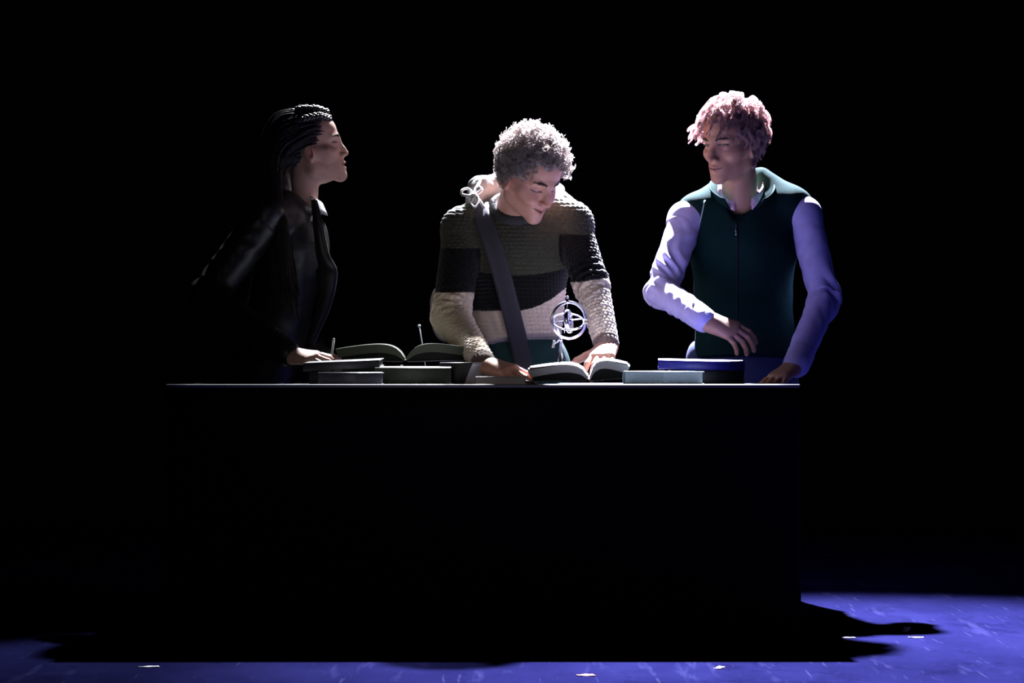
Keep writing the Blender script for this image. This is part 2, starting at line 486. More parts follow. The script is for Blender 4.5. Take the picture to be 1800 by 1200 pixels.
# ---------------------------------------------------------------- books
M_paper = nodemat('book_paper', (.28, .275, .265), .85, .1, var=.12, vscale=400, stretch=(1, 1, 30))
M_paper_open = nodemat('open_page_paper', (.27, .265, .26), .85, .1, var=.04, vscale=30)
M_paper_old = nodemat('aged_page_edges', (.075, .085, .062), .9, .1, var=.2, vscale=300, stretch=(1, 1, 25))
def book(label, c, w, d, h, rot, ccol, pages=None, roll=0.0, shear=0.0, spine='left', z0=None, rough=.5, spec=.4, pitch=0.0):
    """closed book lying flat; c = (x, y) of its centre; w along local x, d along local y; spine on the named side"""
    z0 = TZ if z0 is None else z0
    loc = A(c[0], c[1], z0 + d / 2 * math.sin(pitch))
    t = empty('book', loc, label, 'book', 'closed books lying on the table')
    mat = nodemat('book_cloth', ccol, rough, spec, bump=.25, bscale=500, var=.15, vscale=60)
    R = rotz(rot) @ rotx(pitch) @ roty(roll); b = .003; C = lambda x, y, z: R @ A(x, y, z) + loc
    sg = 1
    sp = {'left': (-1, 0), 'right': (1, 0), 'front': (0, -1), 'back': (0, 1)}[spine]
    ix, iy = .004, .004
    def bx(name, x0, x1, y0, y1, za, zb, m, bev=.0008, sh=0.0):
        q = MB().box((0, 0, 0), ((x1 - x0) / 2, (y1 - y0) / 2, (zb - za) / 2), bev=bev, shear=sh)
        P = q.V[0] + A((x0 + x1) / 2, (y0 + y1) / 2, (za + zb) / 2)
        q.V[0] = P @ R.T + loc
        return q.build(name, m, t)
    bx('back_cover', -w / 2, w / 2, -d / 2, d / 2, 0, b, mat)
    bx('front_cover', -w / 2 + shear, w / 2 + shear, -d / 2, d / 2, h - b, h, mat)
    px0 = -w / 2 + (.003 if sp[0] == -1 else ix); px1 = w / 2 - (.003 if sp[0] == 1 else ix)
    py0 = -d / 2 + (.003 if sp[1] == -1 else iy); py1 = d / 2 - (.003 if sp[1] == 1 else iy)
    bx('page_block', px0, px1, py0, py1, b, h - b, pages or M_paper, 0, shear)
    # rounded spine
    n = 9; L0 = (d if sp[0] else w) / 2
    G = np.zeros((2, n, 3))
    for e, s_ in enumerate((-L0, L0)):
        for i in range(n):
            a = -math.pi / 2 + math.pi * i / (n - 1); bul = .004 * math.cos(a); z = h / 2 + h / 2 * math.sin(a)
            if sp[0]: p = A(sp[0] * (w / 2 - .001 + bul) + shear * z / h, s_, z)
            else: p = A(s_ + shear * z / h, sp[1] * (d / 2 - .001 + bul), z)
            G[e, i] = R @ p + loc
    MB().grid(G, .002).build('spine', mat, t, True)
    return t

k = TZ
def bxy(px0, px1, y): return ((px0 + px1) / 2 - 900) / F * y, (px1 - px0) / F * y
cx, w = bxy(560, 672, 7.36)
book('dark grey thick book lying lowest at the front left of the table', (cx, 7.41), w, .12, .0325, 0, (.07, .07, .08), M_paper, spine='front', rough=.35)
cx, w = bxy(545, 655, 7.62)
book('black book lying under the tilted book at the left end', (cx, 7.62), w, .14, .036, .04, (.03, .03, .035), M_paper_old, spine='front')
cx, w = bxy(538, 672, 7.60)
book('black book tilted on top of the left pile, its edge lit white', (cx, 7.60), w, .15, .022, -.03, (.035, .035, .04), M_paper_old, roll=-.045, spine='front', z0=TZ + .0405, pitch=.035)
cx, w = bxy(658, 792, 7.47)
book('olive green book at the front, just left of the slanting thick book', (cx, 7.545), w, .135, .0455, .015, (.048, .060, .036), M_paper_old, spine='front', pitch=.028)
cx, w = bxy(775, 832, 7.60)
book('thick black book with its slanting page edge lit pale blue', (cx + .006, 7.66), .100, .16, .060, -.40, (.015, .015, .018), nodemat('white_page_edges', (.75, .75, .8), .85, .1, var=.1, vscale=300, stretch=(1, 1, 25)), shear=.026, spine='front')
cx, w = bxy(600, 740, 7.82)
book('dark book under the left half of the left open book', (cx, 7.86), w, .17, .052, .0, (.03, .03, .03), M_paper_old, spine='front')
cx, w = bxy(836, 925, 7.42)
book('thin pale grey book under the bracelet hand of the middle actor', (cx, 7.45), w, .13, .021, .0, (.33, .31, .31), nodemat('grey_page_edges', (.4, .38, .38), .85, .1), spine='back')
# right pile
a = math.radians(38)
corner = W(1167, 674, 7.36)
R = rotz(-a)
# local x axis runs along the dark long side away to the right; local y along the light end away to the left
w_, d_ = .195, .134
ux = A(math.cos(math.radians(52)), math.sin(math.radians(52)), 0); uy = A(-math.sin(math.radians(52)), math.cos(math.radians(52)), 0)
cc = corner + ux * w_ / 2 + uy * d_ / 2
book('grey teal book set corner-on at the front, right of the middle open book', (cc[0], cc[1]), w_, d_, .0355, math.radians(52), (.16, .21, .22), pages=nodemat('grey_teal_page_edges', (.26, .34, .36), .85, .1, var=.1, vscale=200), spine='back', pitch=.006)
cx, w = bxy(1172, 1300, 7.72)
book('black book lying under the navy blue book on the right', (cx + .012, 7.80), w, .16, .037, .0, (.012, .012, .016), M_paper_old, spine='front')
cx, w = bxy(1160, 1312, 7.66)
book('navy blue book on top of the right pile, in front of the vest', (cx, 7.76), w, .17, .0245, -.05, (.008, .007, .16), M_paper, roll=.022, spine='front', z0=TZ + .0395, rough=.45, pitch=.032)

M_gap_shade = nodemat('page_gap_shade', (.012, .012, .011), .9, .1)
def open_book(label, loc, wl, wr, dep, hl, hr, tl, tr, rot, tilt, roll, ccol, pm, loose=0):
    loc = A(*loc)
    t = empty('open_book', loc, label, 'book', 'open books lying on the table')
    R = rotz(rot) @ rotx(tilt) @ roty(roll)
    mat = nodemat('open_book_cover', ccol, .55, .3, bump=.2, bscale=400)
    X = lambda x, y, z: R @ A(x, y, z) + loc
    N = 18
    def prof(s_, h):
        # height of the top sheet: steep rise out of the gutter, then a slow fall to the fore edge
        return h * (1 - math.exp(-s_ * 7.5)) * (1 - .45 * s_ ** 1.6) + .012
    for side, w, h, th in ((-1, wl, hl, tl), (1, wr, hr, tr)):
        ring = []
        S = [(i / (N - 1)) for i in range(N)]
        top = [(side * (.0015 + s_ * w), prof(s_, h)) for s_ in S]
        bot = [(side * (.0035 + s_ * (w - .012 * side * side)), max(.004, prof(s_, h) - th * (.55 + .45 * min(1, s_ * 5)))) for s_ in S]
        loop = top + bot[::-1]
        m = len(loop)
        P = [X(x, -dep / 2, z) for x, z in loop] + [X(x, dep / 2, z) for x, z in loop]
        Fc = []
        for i in range(m):
            j = (i + 1) % m; f = (i, j, m + j, m + i); Fc.append(f if side < 0 else f[::-1])
        for i in range(N - 1):
            f = (i, m - 1 - i, m - 2 - i, i + 1); Fc.append(f if side > 0 else f[::-1])
            f2 = tuple(q + m for q in f)[::-1]; Fc.append(f2 if side > 0 else f2[::-1])
        MB().add(P, Fc).build('page_block', pm, t, True).data.polygons.foreach_set('use_smooth', [len(f) == 4 and k_ < m for k_, f in enumerate(Fc)])
        # near-black filler painting in the shade between the upper leaves and the board
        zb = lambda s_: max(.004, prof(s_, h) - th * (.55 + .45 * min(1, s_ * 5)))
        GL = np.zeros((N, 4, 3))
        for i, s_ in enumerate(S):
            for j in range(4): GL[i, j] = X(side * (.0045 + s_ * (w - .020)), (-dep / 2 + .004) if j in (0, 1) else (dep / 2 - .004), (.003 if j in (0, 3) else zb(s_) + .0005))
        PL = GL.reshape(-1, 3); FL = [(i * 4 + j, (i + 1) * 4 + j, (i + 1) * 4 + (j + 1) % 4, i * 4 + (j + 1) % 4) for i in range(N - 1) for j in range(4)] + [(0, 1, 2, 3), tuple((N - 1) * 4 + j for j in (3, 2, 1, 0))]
        MB().add(PL, FL if side > 0 else [f[::-1] for f in FL]).build('gap_shade_block', M_gap_shade, t)
        # cover board below the block
        G = np.zeros((8, 2, 3))
        for i in range(8):
            s_ = i / 7
            for j in (0, 1): G[i, j] = X(side * (.008 + s_ * (w + .004)), (-1 if j == 0 else 1) * (dep / 2 + .004), .002 + max(0., prof(s_, h) - th - .012) * .35 * s_)
        MB().grid(G, .003).build('cover_board', mat, t)
        # single lifted sheets
        for q in range(loose):
            G = np.zeros((12, 2, 3)); lift = .004 + .005 * q
            for i in range(12):
                s_ = i / 11
                for j in (0, 1): G[i, j] = X(side * (.002 + s_ * (w - .004 * q - .006)), (-1 if j == 0 else 1) * (dep / 2 - .002), prof(s_, h) + .0006 + lift * s_ * s_ * (1 - .3 * j))
            MB().grid(G, .0004).build('page', M_paper_open, t, True)
    G = np.zeros((5, 2, 3))
    for i in range(5):
        for j in (0, 1): G[i, j] = X((i - 2) * .006, (-1 if j == 0 else 1) * (dep / 2 + .003), .0015 + .004 * (1 - abs(i - 2) / 2))
    MB().grid(G, .003).build('spine', mat, t, True)
    return t
g = W(1037, 671, 7.52)
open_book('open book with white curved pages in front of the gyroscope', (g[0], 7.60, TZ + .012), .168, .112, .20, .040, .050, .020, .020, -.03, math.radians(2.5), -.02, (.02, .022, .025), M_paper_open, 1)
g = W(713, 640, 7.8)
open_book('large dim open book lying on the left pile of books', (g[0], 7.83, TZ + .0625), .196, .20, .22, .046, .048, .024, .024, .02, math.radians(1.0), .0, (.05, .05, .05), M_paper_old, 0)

# ---------------------------------------------------------------- gyroscope on its stand
M_steel = nodemat('polished_steel', (.74, .74, .90), .24, .5, metal=1.0)
GY = 7.74
gc = W(1000, 563, GY); gx, gz = gc[0], gc[2]
gyro = empty('gyroscope', (gx, GY, TZ), 'shiny steel toy gyroscope with rings on a thin tripod stand', 'gyroscope')
def ring(name, c, r, tr, R, n=56, flat=1.0):
    pts = [R @ A(r * math.cos(a_), 0, r * math.sin(a_)) + c for a_ in np.linspace(0, 2 * math.pi, n, endpoint=False)]
    return MB().tube(pts, tr, 8, closed=True).build(name, M_steel, gyro, True)
ring('outer_ring', A(gx, GY, gz), .0525, .0030, rotz(.35))
ring('outer_ring_rim', A(gx, GY - .004, gz), .0490, .0016, rotz(.35))
ring('inner_ring', A(gx - .002, GY, gz - .004), .0440, .0027, roty(.05) @ rotx(math.radians(-58)))
Rr = roty(-.12) @ rotz(math.radians(76))
rotor = MB().lathe((0, 0, 0), [(.004, -.010), (.006, -.005), (.026, -.005), (.032, -.0065), (.034, -.004), (.034, .004), (.032, .0065), (.026, .005), (.006, .005), (.004, .010)], 32)
rotor.V[0] = rotor.V[0] @ (Rr @ rotx(math.pi / 2)).T + A(gx - .001, GY, gz - .003)
rotor.build('rotor', M_steel, gyro, True)
MB().tube([A(gx, GY, gz) + Rr @ A(0, s_, 0) for s_ in (-.044, .044)], .0018, 8).build('axle', M_steel, gyro, True)
for s_ in (-1, 1):
    MB().box((gx + s_ * .047, GY - .003, gz - .003), (.005, .005, .005), bev=.0015).build('pivot', M_steel, gyro)
MB().lathe((gx - .004, GY, gz + .0525), [(.009, -.002), (.007, .003), (.004, .005), (.003, .010), (.0045, .012), (.0045, .015), (.002, .017)], 14).build('knob', M_steel, gyro, True)
# stand: a thin post with a cradle and three splayed legs
ap = W(986, 597, GY)
MB().tube([ap, W(976, 566, GY), W(972, 552, GY)], [.0045, .0036, .003], 8).build('cradle_arm', M_steel, gyro, True)
MB().tube([W(992, 585, GY + .006), W(996, 545, GY + .012), W(998, 531, GY + .004)], .0012, 6).build('cradle_wire', M_steel, gyro, True)
MB().lathe(ap, [(.003, -.006), (.005, -.003), (.005, .003), (.003, .006)], 12).build('hub', M_steel, gyro, True)
for fx, fy in ((975, GY - .02), (1002, GY - .03), (990, GY + .05)):
    f = W(fx, 676, fy); f[2] = TZ
    top = ap.copy()
    MB().tube([top, top * .5 + f * .5, f + A(0, 0, .002)], [.0020, .0017, .0020], 8).build('leg', M_steel, gyro, True)
blade = MB().box((0, 0, 0), (.0045, .0015, .011), bev=.001); blade.V[0] = blade.V[0] @ roty(.22).T + W(973, 605, GY - .004)
blade.build('clamp_plate', M_steel, gyro)
MB().tube([W(973, 605, GY - .004), ap], .0022, 6).build('clamp_rod', M_steel, gyro, True)

# small standing things among the books on the left
def pin(name, pa, pb, r, rb, label, cat, mat):
    loc = A(*pb); o = empty(name, loc, label, cat)
    MB().tube([pb, (A(*pa) + A(*pb)) / 2 + A(.001, 0, 0), pa], r, 8).build('shaft', mat, o, True)
    MB().ball(pa, rb).build('tip', mat, o, True)
b0 = W(752, 660, 7.99); b0[2] = TZ
pin('knobbed_stick', W(737, 573, 7.97), b0, .0016, .0048, 'thin stick with a round white knob standing behind the left open book', 'stick', nodemat('white_enamel', (.7, .7, .75), .35, .5))
b0 = W(575, 640, 7.97); b0[2] = TZ
pin('taper_candle', W(587, 596, 7.95), b0, .0030, .0032, 'thin white taper candle leaning at the far left of the books', 'candle', nodemat('white_wax', (.75, .74, .78), .4, .4))

# ---------------------------------------------------------------- people: shared anatomy
SKIN_BASE = {}
def skin_material(name):
    return nodemat(name, (.6, .4, .33), .48, .35, attr='tint', var=.05, vscale=120, bump=.08, bscale=900, sss=.12)

def head_mesh(R, loc, neck_w, skin, sc=1.0, mouth_open=0.0, smile=0.0, eyes='open', fem=False, neck_r=.054):
    s = SDF(.0021)
    jw = .9 if fem else 1.0
    s.ell((0, -.014, .030), (.0745, .096, .088), k=.02)
    s.ell((0, .040, .048), (.058, .046, .048), k=.03)
    s.ell((0, .022, -.035), (.060 * jw, .062, .082), k=.03)
    for x in (-1, 1):
        s.cone((x * .056 * jw, -.012, -.028), (x * .050 * jw, -.004, -.066), .018, .017, k=.02)
        s.cone((x * .050 * jw, -.004, -.066), (x * .012, .072, -.100), .017, .014, k=.022)
        s.ell((x * .044, .052, -.030), (.021, .022, .018), k=.02)
        s.cone((x * .056, .040, -.022), (x * .064, -.004, -.016), .014, .014, k=.022)
        s.cone((x * .010, .084, .020), (x * .046, .066, .020), .0095, .008, k=.016)
        if smile: s.ell((x * .036, .070, -.044 + .004), (.019, .018, .016), k=.016)
    s.ell((0, .078, -.103), (.020 * jw, .016, .016), k=.018)
    s.ell((0, .068, -.068), (.034, .025, .028), k=.02)
    for x in (-1, 1):
        s.ell((x * .033, .094, .001), (.018, .018, .012), k=.014, op='s')
    # eyes: lids as thin shells round the ball
    for x in (-1, 1):
        c = (x * .032, .0655, -.001)
        s.ell(c, (.0148, .0142, .0135), k=.004)
        if eyes == 'open':
            s.ell((x * .0325, .0835, -.0005), (.0132, .0085, .0062), k=.002, op='s')
            s.ell(c, (.0122, .0122, .0122), k=.001)
        else:
            s.cone((x * .019, .0800, -.0060), (x * .033, .0820, -.0085), .0011, k=.0018, op='s')
            s.cone((x * .033, .0820, -.0085), (x * .046, .0745, -.0050), .0011, k=.0018, op='s')
    # nose
    s.cone((0, .076, .010), (0, .080, -.045), .014, .015, k=.012)
    nl = -.0055 if fem else 0.0
    s.cone((0, .084, .014), (0, .101 + nl * .7, -.020), .0085, .0090, k=.010)
    s.cone((0, .101 + nl * .7, -.020), (0, .1095 + nl, -.036 + (.002 if fem else 0)), .0085, .0098, k=.008)
    for x in (-1, 1):
        s.ell((x * .0118, .0975 + nl * .6, -.0400), (.0074, .0100, .0072), k=.007)
        s.ell((x * .0062, .1035 + nl * .8, -.0478), (.0036, .0052, .0042), k=.003, op='s')
    # mouth
    up = smile * .006
    for x in (-1, 1):
        s.cone((x * .002, .0930, -.0640), (x * .024, .0815, -.0665 + up), .0056, .0026, k=.005)
        s.cone((x * .001, .0905, -.0755 - mouth_open * .006), (x * .022, .0805, -.0690 + up), .0066, .0026, k=.005)
    mo = .0016 + mouth_open * .0055 + smile * .0022
    for x in (-1, 1):
        s.cone((0, .0995, -.0697 - mouth_open * .003), (x * (.024 + smile * .004), .0870, -.0680 + up * 1.15), mo, .0012, k=.002, op='s')
    # ears
    for x in (-1, 1):
        Re = rotz(x * -.35) @ rotx(.18)
        s.ell((x * .0765, -.014, -.017), (.0065, .0175, .0295), Re, k=.006)
        s.ell((x * .0725, -.009, -.036), (.008, .010, .012), Re, k=.006)
        s.ell((x * .0835, -.008, -.017), (.006, .0085, .0165), Re, k=.004, op='s')
        s.ell((x * .0785, -.0105, -.013), (.0035, .005, .010), Re, k=.003)
    loc = A(*loc)
    q = lambda p: R.T @ (A(*p) - loc) / sc
    n0 = q(neck_w)
    s.cone((0, -.026, -.050), tuple(n0), neck_r * .92, neck_r * 1.08, k=.02)
    V, Q = s.mesh()
    # colour by place on the face: lips, warm cheeks, dark lashes and mouth
    T = np.tile(np.array(skin, float), (len(V), 1))
    def blend(c, r, col, f, p=2):
        d = np.sqrt((((V - A(*c)) / A(*r)) ** 2).sum(1)); w = np.clip(1.4 - d, 0, 1)[:, None] ** .7 * f
        T[:] = T * (1 - np.clip(w, 0, 1)) + np.array(col) * np.clip(w, 0, 1)
    sk = np.array(skin)
    for x in (-1, 1):
        blend((x * .043, .060, -.036), (.03, .04, .026), sk * A(1.06, .90, .88), .35)
        blend((x * .080, -.012, -.01), (.012, .03, .035), sk * A(1.05, .72, .68), .6)
    blend((0, .108, -.036), (.014, .014, .014), sk * A(1.05, .78, .76), .6)
    for x in (-1, 1):
        for (px_, py_, pz_) in ((.004, .094, -.064), (.012, .090, -.065), (.019, .085, -.066 + up * .8), (.004, .092, -.0755 - mouth_open * .005), (.012, .088, -.074), (.018, .084, -.071 + up * .8)):
            blend((x * px_, py_, pz_), (.0052, .009, .0042), sk * A(.86, .55, .55), .6)
        for tt in np.linspace(0, 1, 7):
            blend((x * (.024 + smile * .003) * tt, .0935 - .0095 * tt, -.0697 - mouth_open * .003 + (up * 1.15 + .0017 + mouth_open * .003) * tt), (.0040, .010, .0014 + mouth_open * .0030 * (1 - tt) + .0016 * smile * (1 - tt)), (.05, .015, .015), .9)
        for tt in np.linspace(0, 1, 6):
            xx = .019 + .028 * tt; zz = -.006 - .0035 * math.sin(math.pi * tt) if eyes != 'open' else .0045
            blend((x * xx, .080 - .006 * tt, zz), (.0050, .009, .0028), (.03, .02, .02), .9)
    return (V * sc) @ R.T + loc, Q, T

def head_pt(R, loc, sc, p): return R @ (A(*p) * sc) + A(*loc)

def eyes_part(R, loc, sc, parent, gaze=(0, 0), iris=(.03, .02, .015)):
    for x in (-1, 1):
        mb = MB(); n, m = 20, 14
        c = A(x * .032, .0655, -.001)
        Rg = rotz(gaze[0]) @ rotx(gaze[1]); P = []; cols = []
        for i in range(m + 1):
            th = math.pi * (i + .01) / (m + .02)
            for k_ in range(n):
                a_ = 2 * math.pi * k_ / n
                P.append(c + Rg @ (A(math.sin(th) * math.cos(a_), math.cos(th), math.sin(th) * math.sin(a_)) * .0123))
                cols.append((.01, .01, .01) if th < .22 else iris if th < .47 else (.72, .68, .66))
        Fc = [(i * n + k_, (i + 1) * n + k_, (i + 1) * n + (k_ + 1) % n, i * n + (k_ + 1) % n) for i in range(m) for k_ in range(n)]
        V = (np.array(P) * sc) @ R.T + A(*loc)
        mk('eye', V, Fc, M_eye, parent, True, cols=np.array(cols))
M_eye = nodemat('eye_surface', (.7, .7, .7), .12, .5, attr='tint')

def brows(R, loc, sc, parent, mat, lift=0.0):
    for x in (-1, 1):
        n = 90; t = rng.random(n); P = np.zeros((n, 5, 3))
        for i in range(n):
            u = t[i]; b = A(x * (.013 + .034 * u), .0945 - .020 * u ** 1.7, .0185 + .006 * math.sin(u * 2.2) + lift + rng.normal() * .0016)
            d = nrm(A(x * .8, -.25 * u, .55 - .9 * u)) * .010
            for j in range(5): P[i, j] = b + d * j / 4 + A(0, .001 * math.sin(j), 0)
        V, Q = tubes(P, np.tile(np.array([.0007, .0007, .0006, .0005, .0002]), (n, 1)))
        mk('eyebrow', (V * sc) @ R.T + A(*loc), Q, mat, parent)

def hand_sdf(s, wrist, fwd, back, side, curls, spread=.12, thumb=(.55, .75, -.35), tcurl=.35, sc=1.0, fore=None):
    f = nrm(A(*fwd)); n = A(*back); n = nrm(n - f * np.dot(n, f)); t = np.cross(f, n) * side   # t points to the thumb side
    w = A(*wrist)
    offs = (.027, .009, -.009, -.026); kn = (.086, .090, .085, .076)
    Ls = ((.042, .026, .021), (.046, .029, .022), (.042, .027, .021), (.033, .021, .018))
    rad = (.0098, .0100, .0095, .0084)
    k = .012 * sc
    if fore is not None: s.cone(fore, w, .030 * sc, .026 * sc, k=.012, flat=(n, .8))
    s.cone(w, w + f * .02 * sc, .0255 * sc, .025 * sc, k=k, flat=(n, .75))
    kps = []
    for o_, kd, r in zip(offs, kn, rad):
        kp = w + (f * kd + t * o_ + n * (.004 - abs(o_) * .08)) * sc
        s.cone(w + (f * .018 + t * o_ * .55) * sc, kp, .0150 * sc, .0122 * sc, k=.020 * sc)
        kps.append(kp)
    s.cone(w + (f * .03 + t * .010 - n * .004) * sc, w + (f * .07 - n * .006) * sc, .016 * sc, .014 * sc, k=k)
    for i, (kp, L, r, c) in enumerate(zip(kps, Ls, rad, curls)):
        p = kp; a_ = 0.0; sp = spread * (1.5 - i)
        for j in range(3):
            a_ += c[j]
            d = nrm(math.cos(a_) * (f * math.cos(sp) + t * math.sin(sp)) - math.sin(a_) * n)
            e = p + d * L[j] * sc
            s.cone(p, e, (r - .0007 * j) * sc, (r - .0007 * (j + 1)) * sc, k=.0035 if j == 0 else .0025); p = e
    b = w + (f * .022 + t * .020 - n * .006) * sc
    d0 = nrm(thumb[0] * f + thumb[1] * t + thumb[2] * n)
    p1 = b + d0 * .044 * sc; d1 = nrm(d0 + f * tcurl); p2 = p1 + d1 * .033 * sc; d2 = nrm(d1 + f * tcurl - t * .2); p3 = p2 + d2 * .026 * sc
    s.cone(b, p1, .0165 * sc, .0125 * sc, k=.010); s.cone(p1, p2, .0118 * sc, .0105 * sc, k=.004); s.cone(p2, p3, .0105 * sc, .0082 * sc, k=.003)
    return p3

def finish_body(person, head, hands, extra, skin, mat):
    V, Q, T = head
    parts = [(V, Q)]; cols = [T]
    for Vh, Qh in hands + extra:
        parts.append((Vh, Qh)); cols.append(np.tile(np.array(skin, float), (len(Vh), 1)) * (1 + .10 * noise3(Vh, 60)[:, None] * A(.3, 1, 1)))
    V, Q = join(parts)
    return mk('body', V, Q, mat, person, True, cols=np.clip(np.concatenate(cols), 0, 1))

def under_body(cones, h=.008):
    s = SDF(h)
    for c in cones: s.cone(*c)
    return s.mesh()

def folds(V, N, pts, amp, lam, elbow, width, base=.25, seed=0, twist=.6):
    """cloth folds running round a sleeve, strongest at the elbow"""
    arc, ang, dist = limb(V, pts)
    w = base + np.exp(-((arc - elbow) / width) ** 2)
    out = 0
    for q, tw in enumerate((twist, -twist * .8)):
        ph = arc / (lam * (1 + .3 * q)) + tw * np.sin(ang + seed + 2 * q) + 1.5 * noise3(V, 8, seed + q)
        rdg = 1 - 4 * np.abs((ph % 1) - .5)
        rdg = np.sign(rdg) * np.abs(rdg) ** .8
        out = out + rdg * np.clip(.35 + .9 * noise3(V, 9, seed + 3 + q), 0, 1)
    return amp * w * out

def ellips_roots(n, c, r, keep):
    out = []
    while len(out) < n:
        d = nrm(rng.normal(size=3)); p = A(*c) + A(*r) * d
        if keep(p): out.append((p, nrm(d / A(*r))))
    return np.array([o_[0] for o_ in out]), np.array([o_[1] for o_ in out])
SC_C, SC_R = (0, -.014, .030), (.0765, .098, .0905)
def hairline(y): return np.interp(y, [-.11, -.05, -.015, .02, .05, .09], [-.085, -.060, .012, .035, .062, .092])

def legs_mesh(s, hipl, hipr, footl, footr, rw=.085):
    for h_, f_ in ((hipl, footl), (hipr, footr)):
        kn = (A(*h_) + A(*f_)) / 2 + A(0, -.03, .0)
        s.cone(h_, kn, rw, .062, k=.03); s.cone(kn, A(*f_) + A(0, .01, .07), .060, .048, k=.02)
def shoes(parent, feet, fwd, mat):
    for f_ in feet:
        s = SDF(.006); f_ = A(*f_); d = nrm(A(*fwd))
        s.ell(f_ + A(0, 0, .045) - d * .02, (.042, .05, .045), k=.02)
        s.cone(f_ + A(0, 0, .032), f_ + d * .15 + A(0, 0, .026), .040, .034, k=.02, flat=((0, 0, 1), .75))
        s.cut(f_ + A(0, 0, .001), (0, 0, -1))
        V, Q = s.mesh(); mk('shoe', V, Q, mat, parent)

M_shoe = nodemat('black_shoe_leather', (.02, .02, .02), .4, .4)

# ---------------------------------------------------------------- the middle actor: curly hair, striped knit sweater, bent over the books
def middle_actor():
    SK = (.62, .32, .24)
    me = empty('person', (0.02, 8.36, 0), 'actor in striped knit sweater with pale curly hair, leaning on the table and looking down', 'person')
    R = look(44, -33, -4); loc = W(932, 310, 7.98); sc = .96
    nb = W(900, 392, 8.13)
    sh1, sh2 = W(815, 402, 8.13), W(1003, 394, 8.13)
    el1, wr1 = W(793, 558, 7.98), W(850, 638, 7.67)
    el2, wr2 = W(1040, 500, 8.02), W(1066, 605, 7.86)
    hp = W(908, 610, 8.33)
    head = head_mesh(R, loc, nb, SK, sc, mouth_open=.25, smile=1.0, eyes='closed', neck_r=.056)
    s1 = SDF(.0024)
    d1 = nrm(wr1 - el1)
    hand_sdf(s1, wr1 + d1 * .012 + A(.004, 0, -.002), (.76, -.60, -.20), (.12, -.42, .88), -1, [(.30, .55, .4), (.32, .6, .4), (.36, .6, .4), (.42, .6, .4)], .15, (.60, .62, -.45), .4, .98, fore=wr1 - d1 * .06)
    s2 = SDF(.0024)
    d2 = nrm(wr2 - el2)
    hand_sdf(s2, wr2 + d2 * .010, (-.20, -.86, -.36), (-.05, -.42, .90), 1, [(.15, .5, .3), (.1, .5, .3), (.1, .5, .3), (.15, .5, .3)], .14, (.55, .75, -.15), .3, .98, fore=wr2 - d2 * .06)
    ub = under_body([(sh1, sh2, .045, .045, .03), (W(910, 420, 8.20), hp + A(0, .03, 0), .085, .085, .04), (sh1, el1, .042, .036, .02), (el1, wr1, .036, .024, .02), (sh2, el2, .042, .036, .02), (el2, wr2, .036, .024, .02),
                     (hp + A(-.07, 0, -.03), (-.10, 8.42, .1), .055, .028, .03), (hp + A(.07, 0, -.03), (.12, 8.42, .1), .055, .028, .03)])
    body = finish_body(me, head, [s1.mesh(), s2.mesh()], [ub], SK, skin_material('fair_skin_middle'))
    M_hair = nodemat('pale_curly_hair', (.60, .53, .50), .42, .5, var=.25, vscale=60, transl=.5)
    brows(R, loc, sc, me, nodemat('brown_eyebrow', (.05, .03, .025), .6, .3))
    # tight curls
    def keep(p): return p[2] > hairline(p[1]) - .004 - .014 * (-.03 < p[1] < .05)
    n = 1000; P0, N0 = ellips_roots(n, SC_C, SC_R, keep)
    S = 20; t = np.linspace(0, 1, S); PP = []; RR = []
    for i in range(n):
        up = np.clip((P0[i, 2] - .02) / .09, 0, 1)
        ax = nrm(N0[i] + rng.normal(size=3) * .38 + A(0, .12 * up, -.25 * (1 - up)))
        ln = (.038 + .017 * rng.random()) * (.62 + .38 * up + .1 * (P0[i, 1] > .03))
        e1 = nrm(np.cross(ax, rng.normal(size=3))); e2 = np.cross(ax, e1)
        tr = 1.3 + 1.4 * rng.random(); r = .0058 + .0045 * rng.random(); ph0 = rng.random() * 6.28; sg = rng.choice((-1, 1))
        for q in range(3):
            ph = ph0 + sg * tr * 2 * math.pi * t + q * .28; rr = r * np.minimum(1, t * 4 + .15) * (1 + .10 * q)
            base = P0[i] + ax[None] * (t * ln)[:, None] + rng.normal(size=3) * .0010
            PP.append(base + np.cos(ph)[:, None] * e1 * rr[:, None] + np.sin(ph)[:, None] * e2 * rr[:, None])
            RR.append(.00135 * (1 - .55 * t) * (1.1 - .15 * q))
    V, Q = tubes(np.array(PP), np.array(RR))
    s = SDF(.004); s.ell((SC_C[0], SC_C[1] - .002, SC_C[2] + .006), (.080, .100, .092))
    s.cut((0, .062, .06), (0, .85, -.55)); s.cut((0, 0, -.052), (0, .55, -1)); Vc, Qc = s.mesh()
    V, Q = join([(V, Q), (Vc, Qc)])
    hair = mk('hair', (V * sc) @ R.T + loc, Q, M_hair, me); hair['label'] = 'short pale curly hair'
    # the sweater
    s = SDF(.0034)
    s.cone(W(850, 392, 8.15), W(968, 386, 8.15), .066, .066, k=.04)
    s.cone(sh1, W(850, 392, 8.15), .060, .066, k=.03); s.cone(sh2, W(968, 386, 8.15), .058, .066, k=.03)
    s.cone(W(846, 388, 8.27), W(968, 376, 8.27), .060, .060, k=.04); s.cone(sh1, W(846, 388, 8.27), .056, .060, k=.04); s.cone(sh2, W(968, 376, 8.27), .054, .060, k=.04)
    s.ell(W(910, 440, 8.15), (.150, .108, .125), k=.05)
    s.cone(W(910, 450, 8.16), W(908, 606, 8.30), .148, .132, k=.05, flat=((0, 1, 0), .74))
    s.cut(W(908, 600, 8.25), (.12, -.2, -1))
    s.cone(sh1, el1, .061, .055, k=.02); s.cone(el1, wr1, .055, .0345, k=.016)
    s.cone(sh2, el2, .058, .050, k=.02); s.cone(el2, wr2, .050, .0355, k=.016)
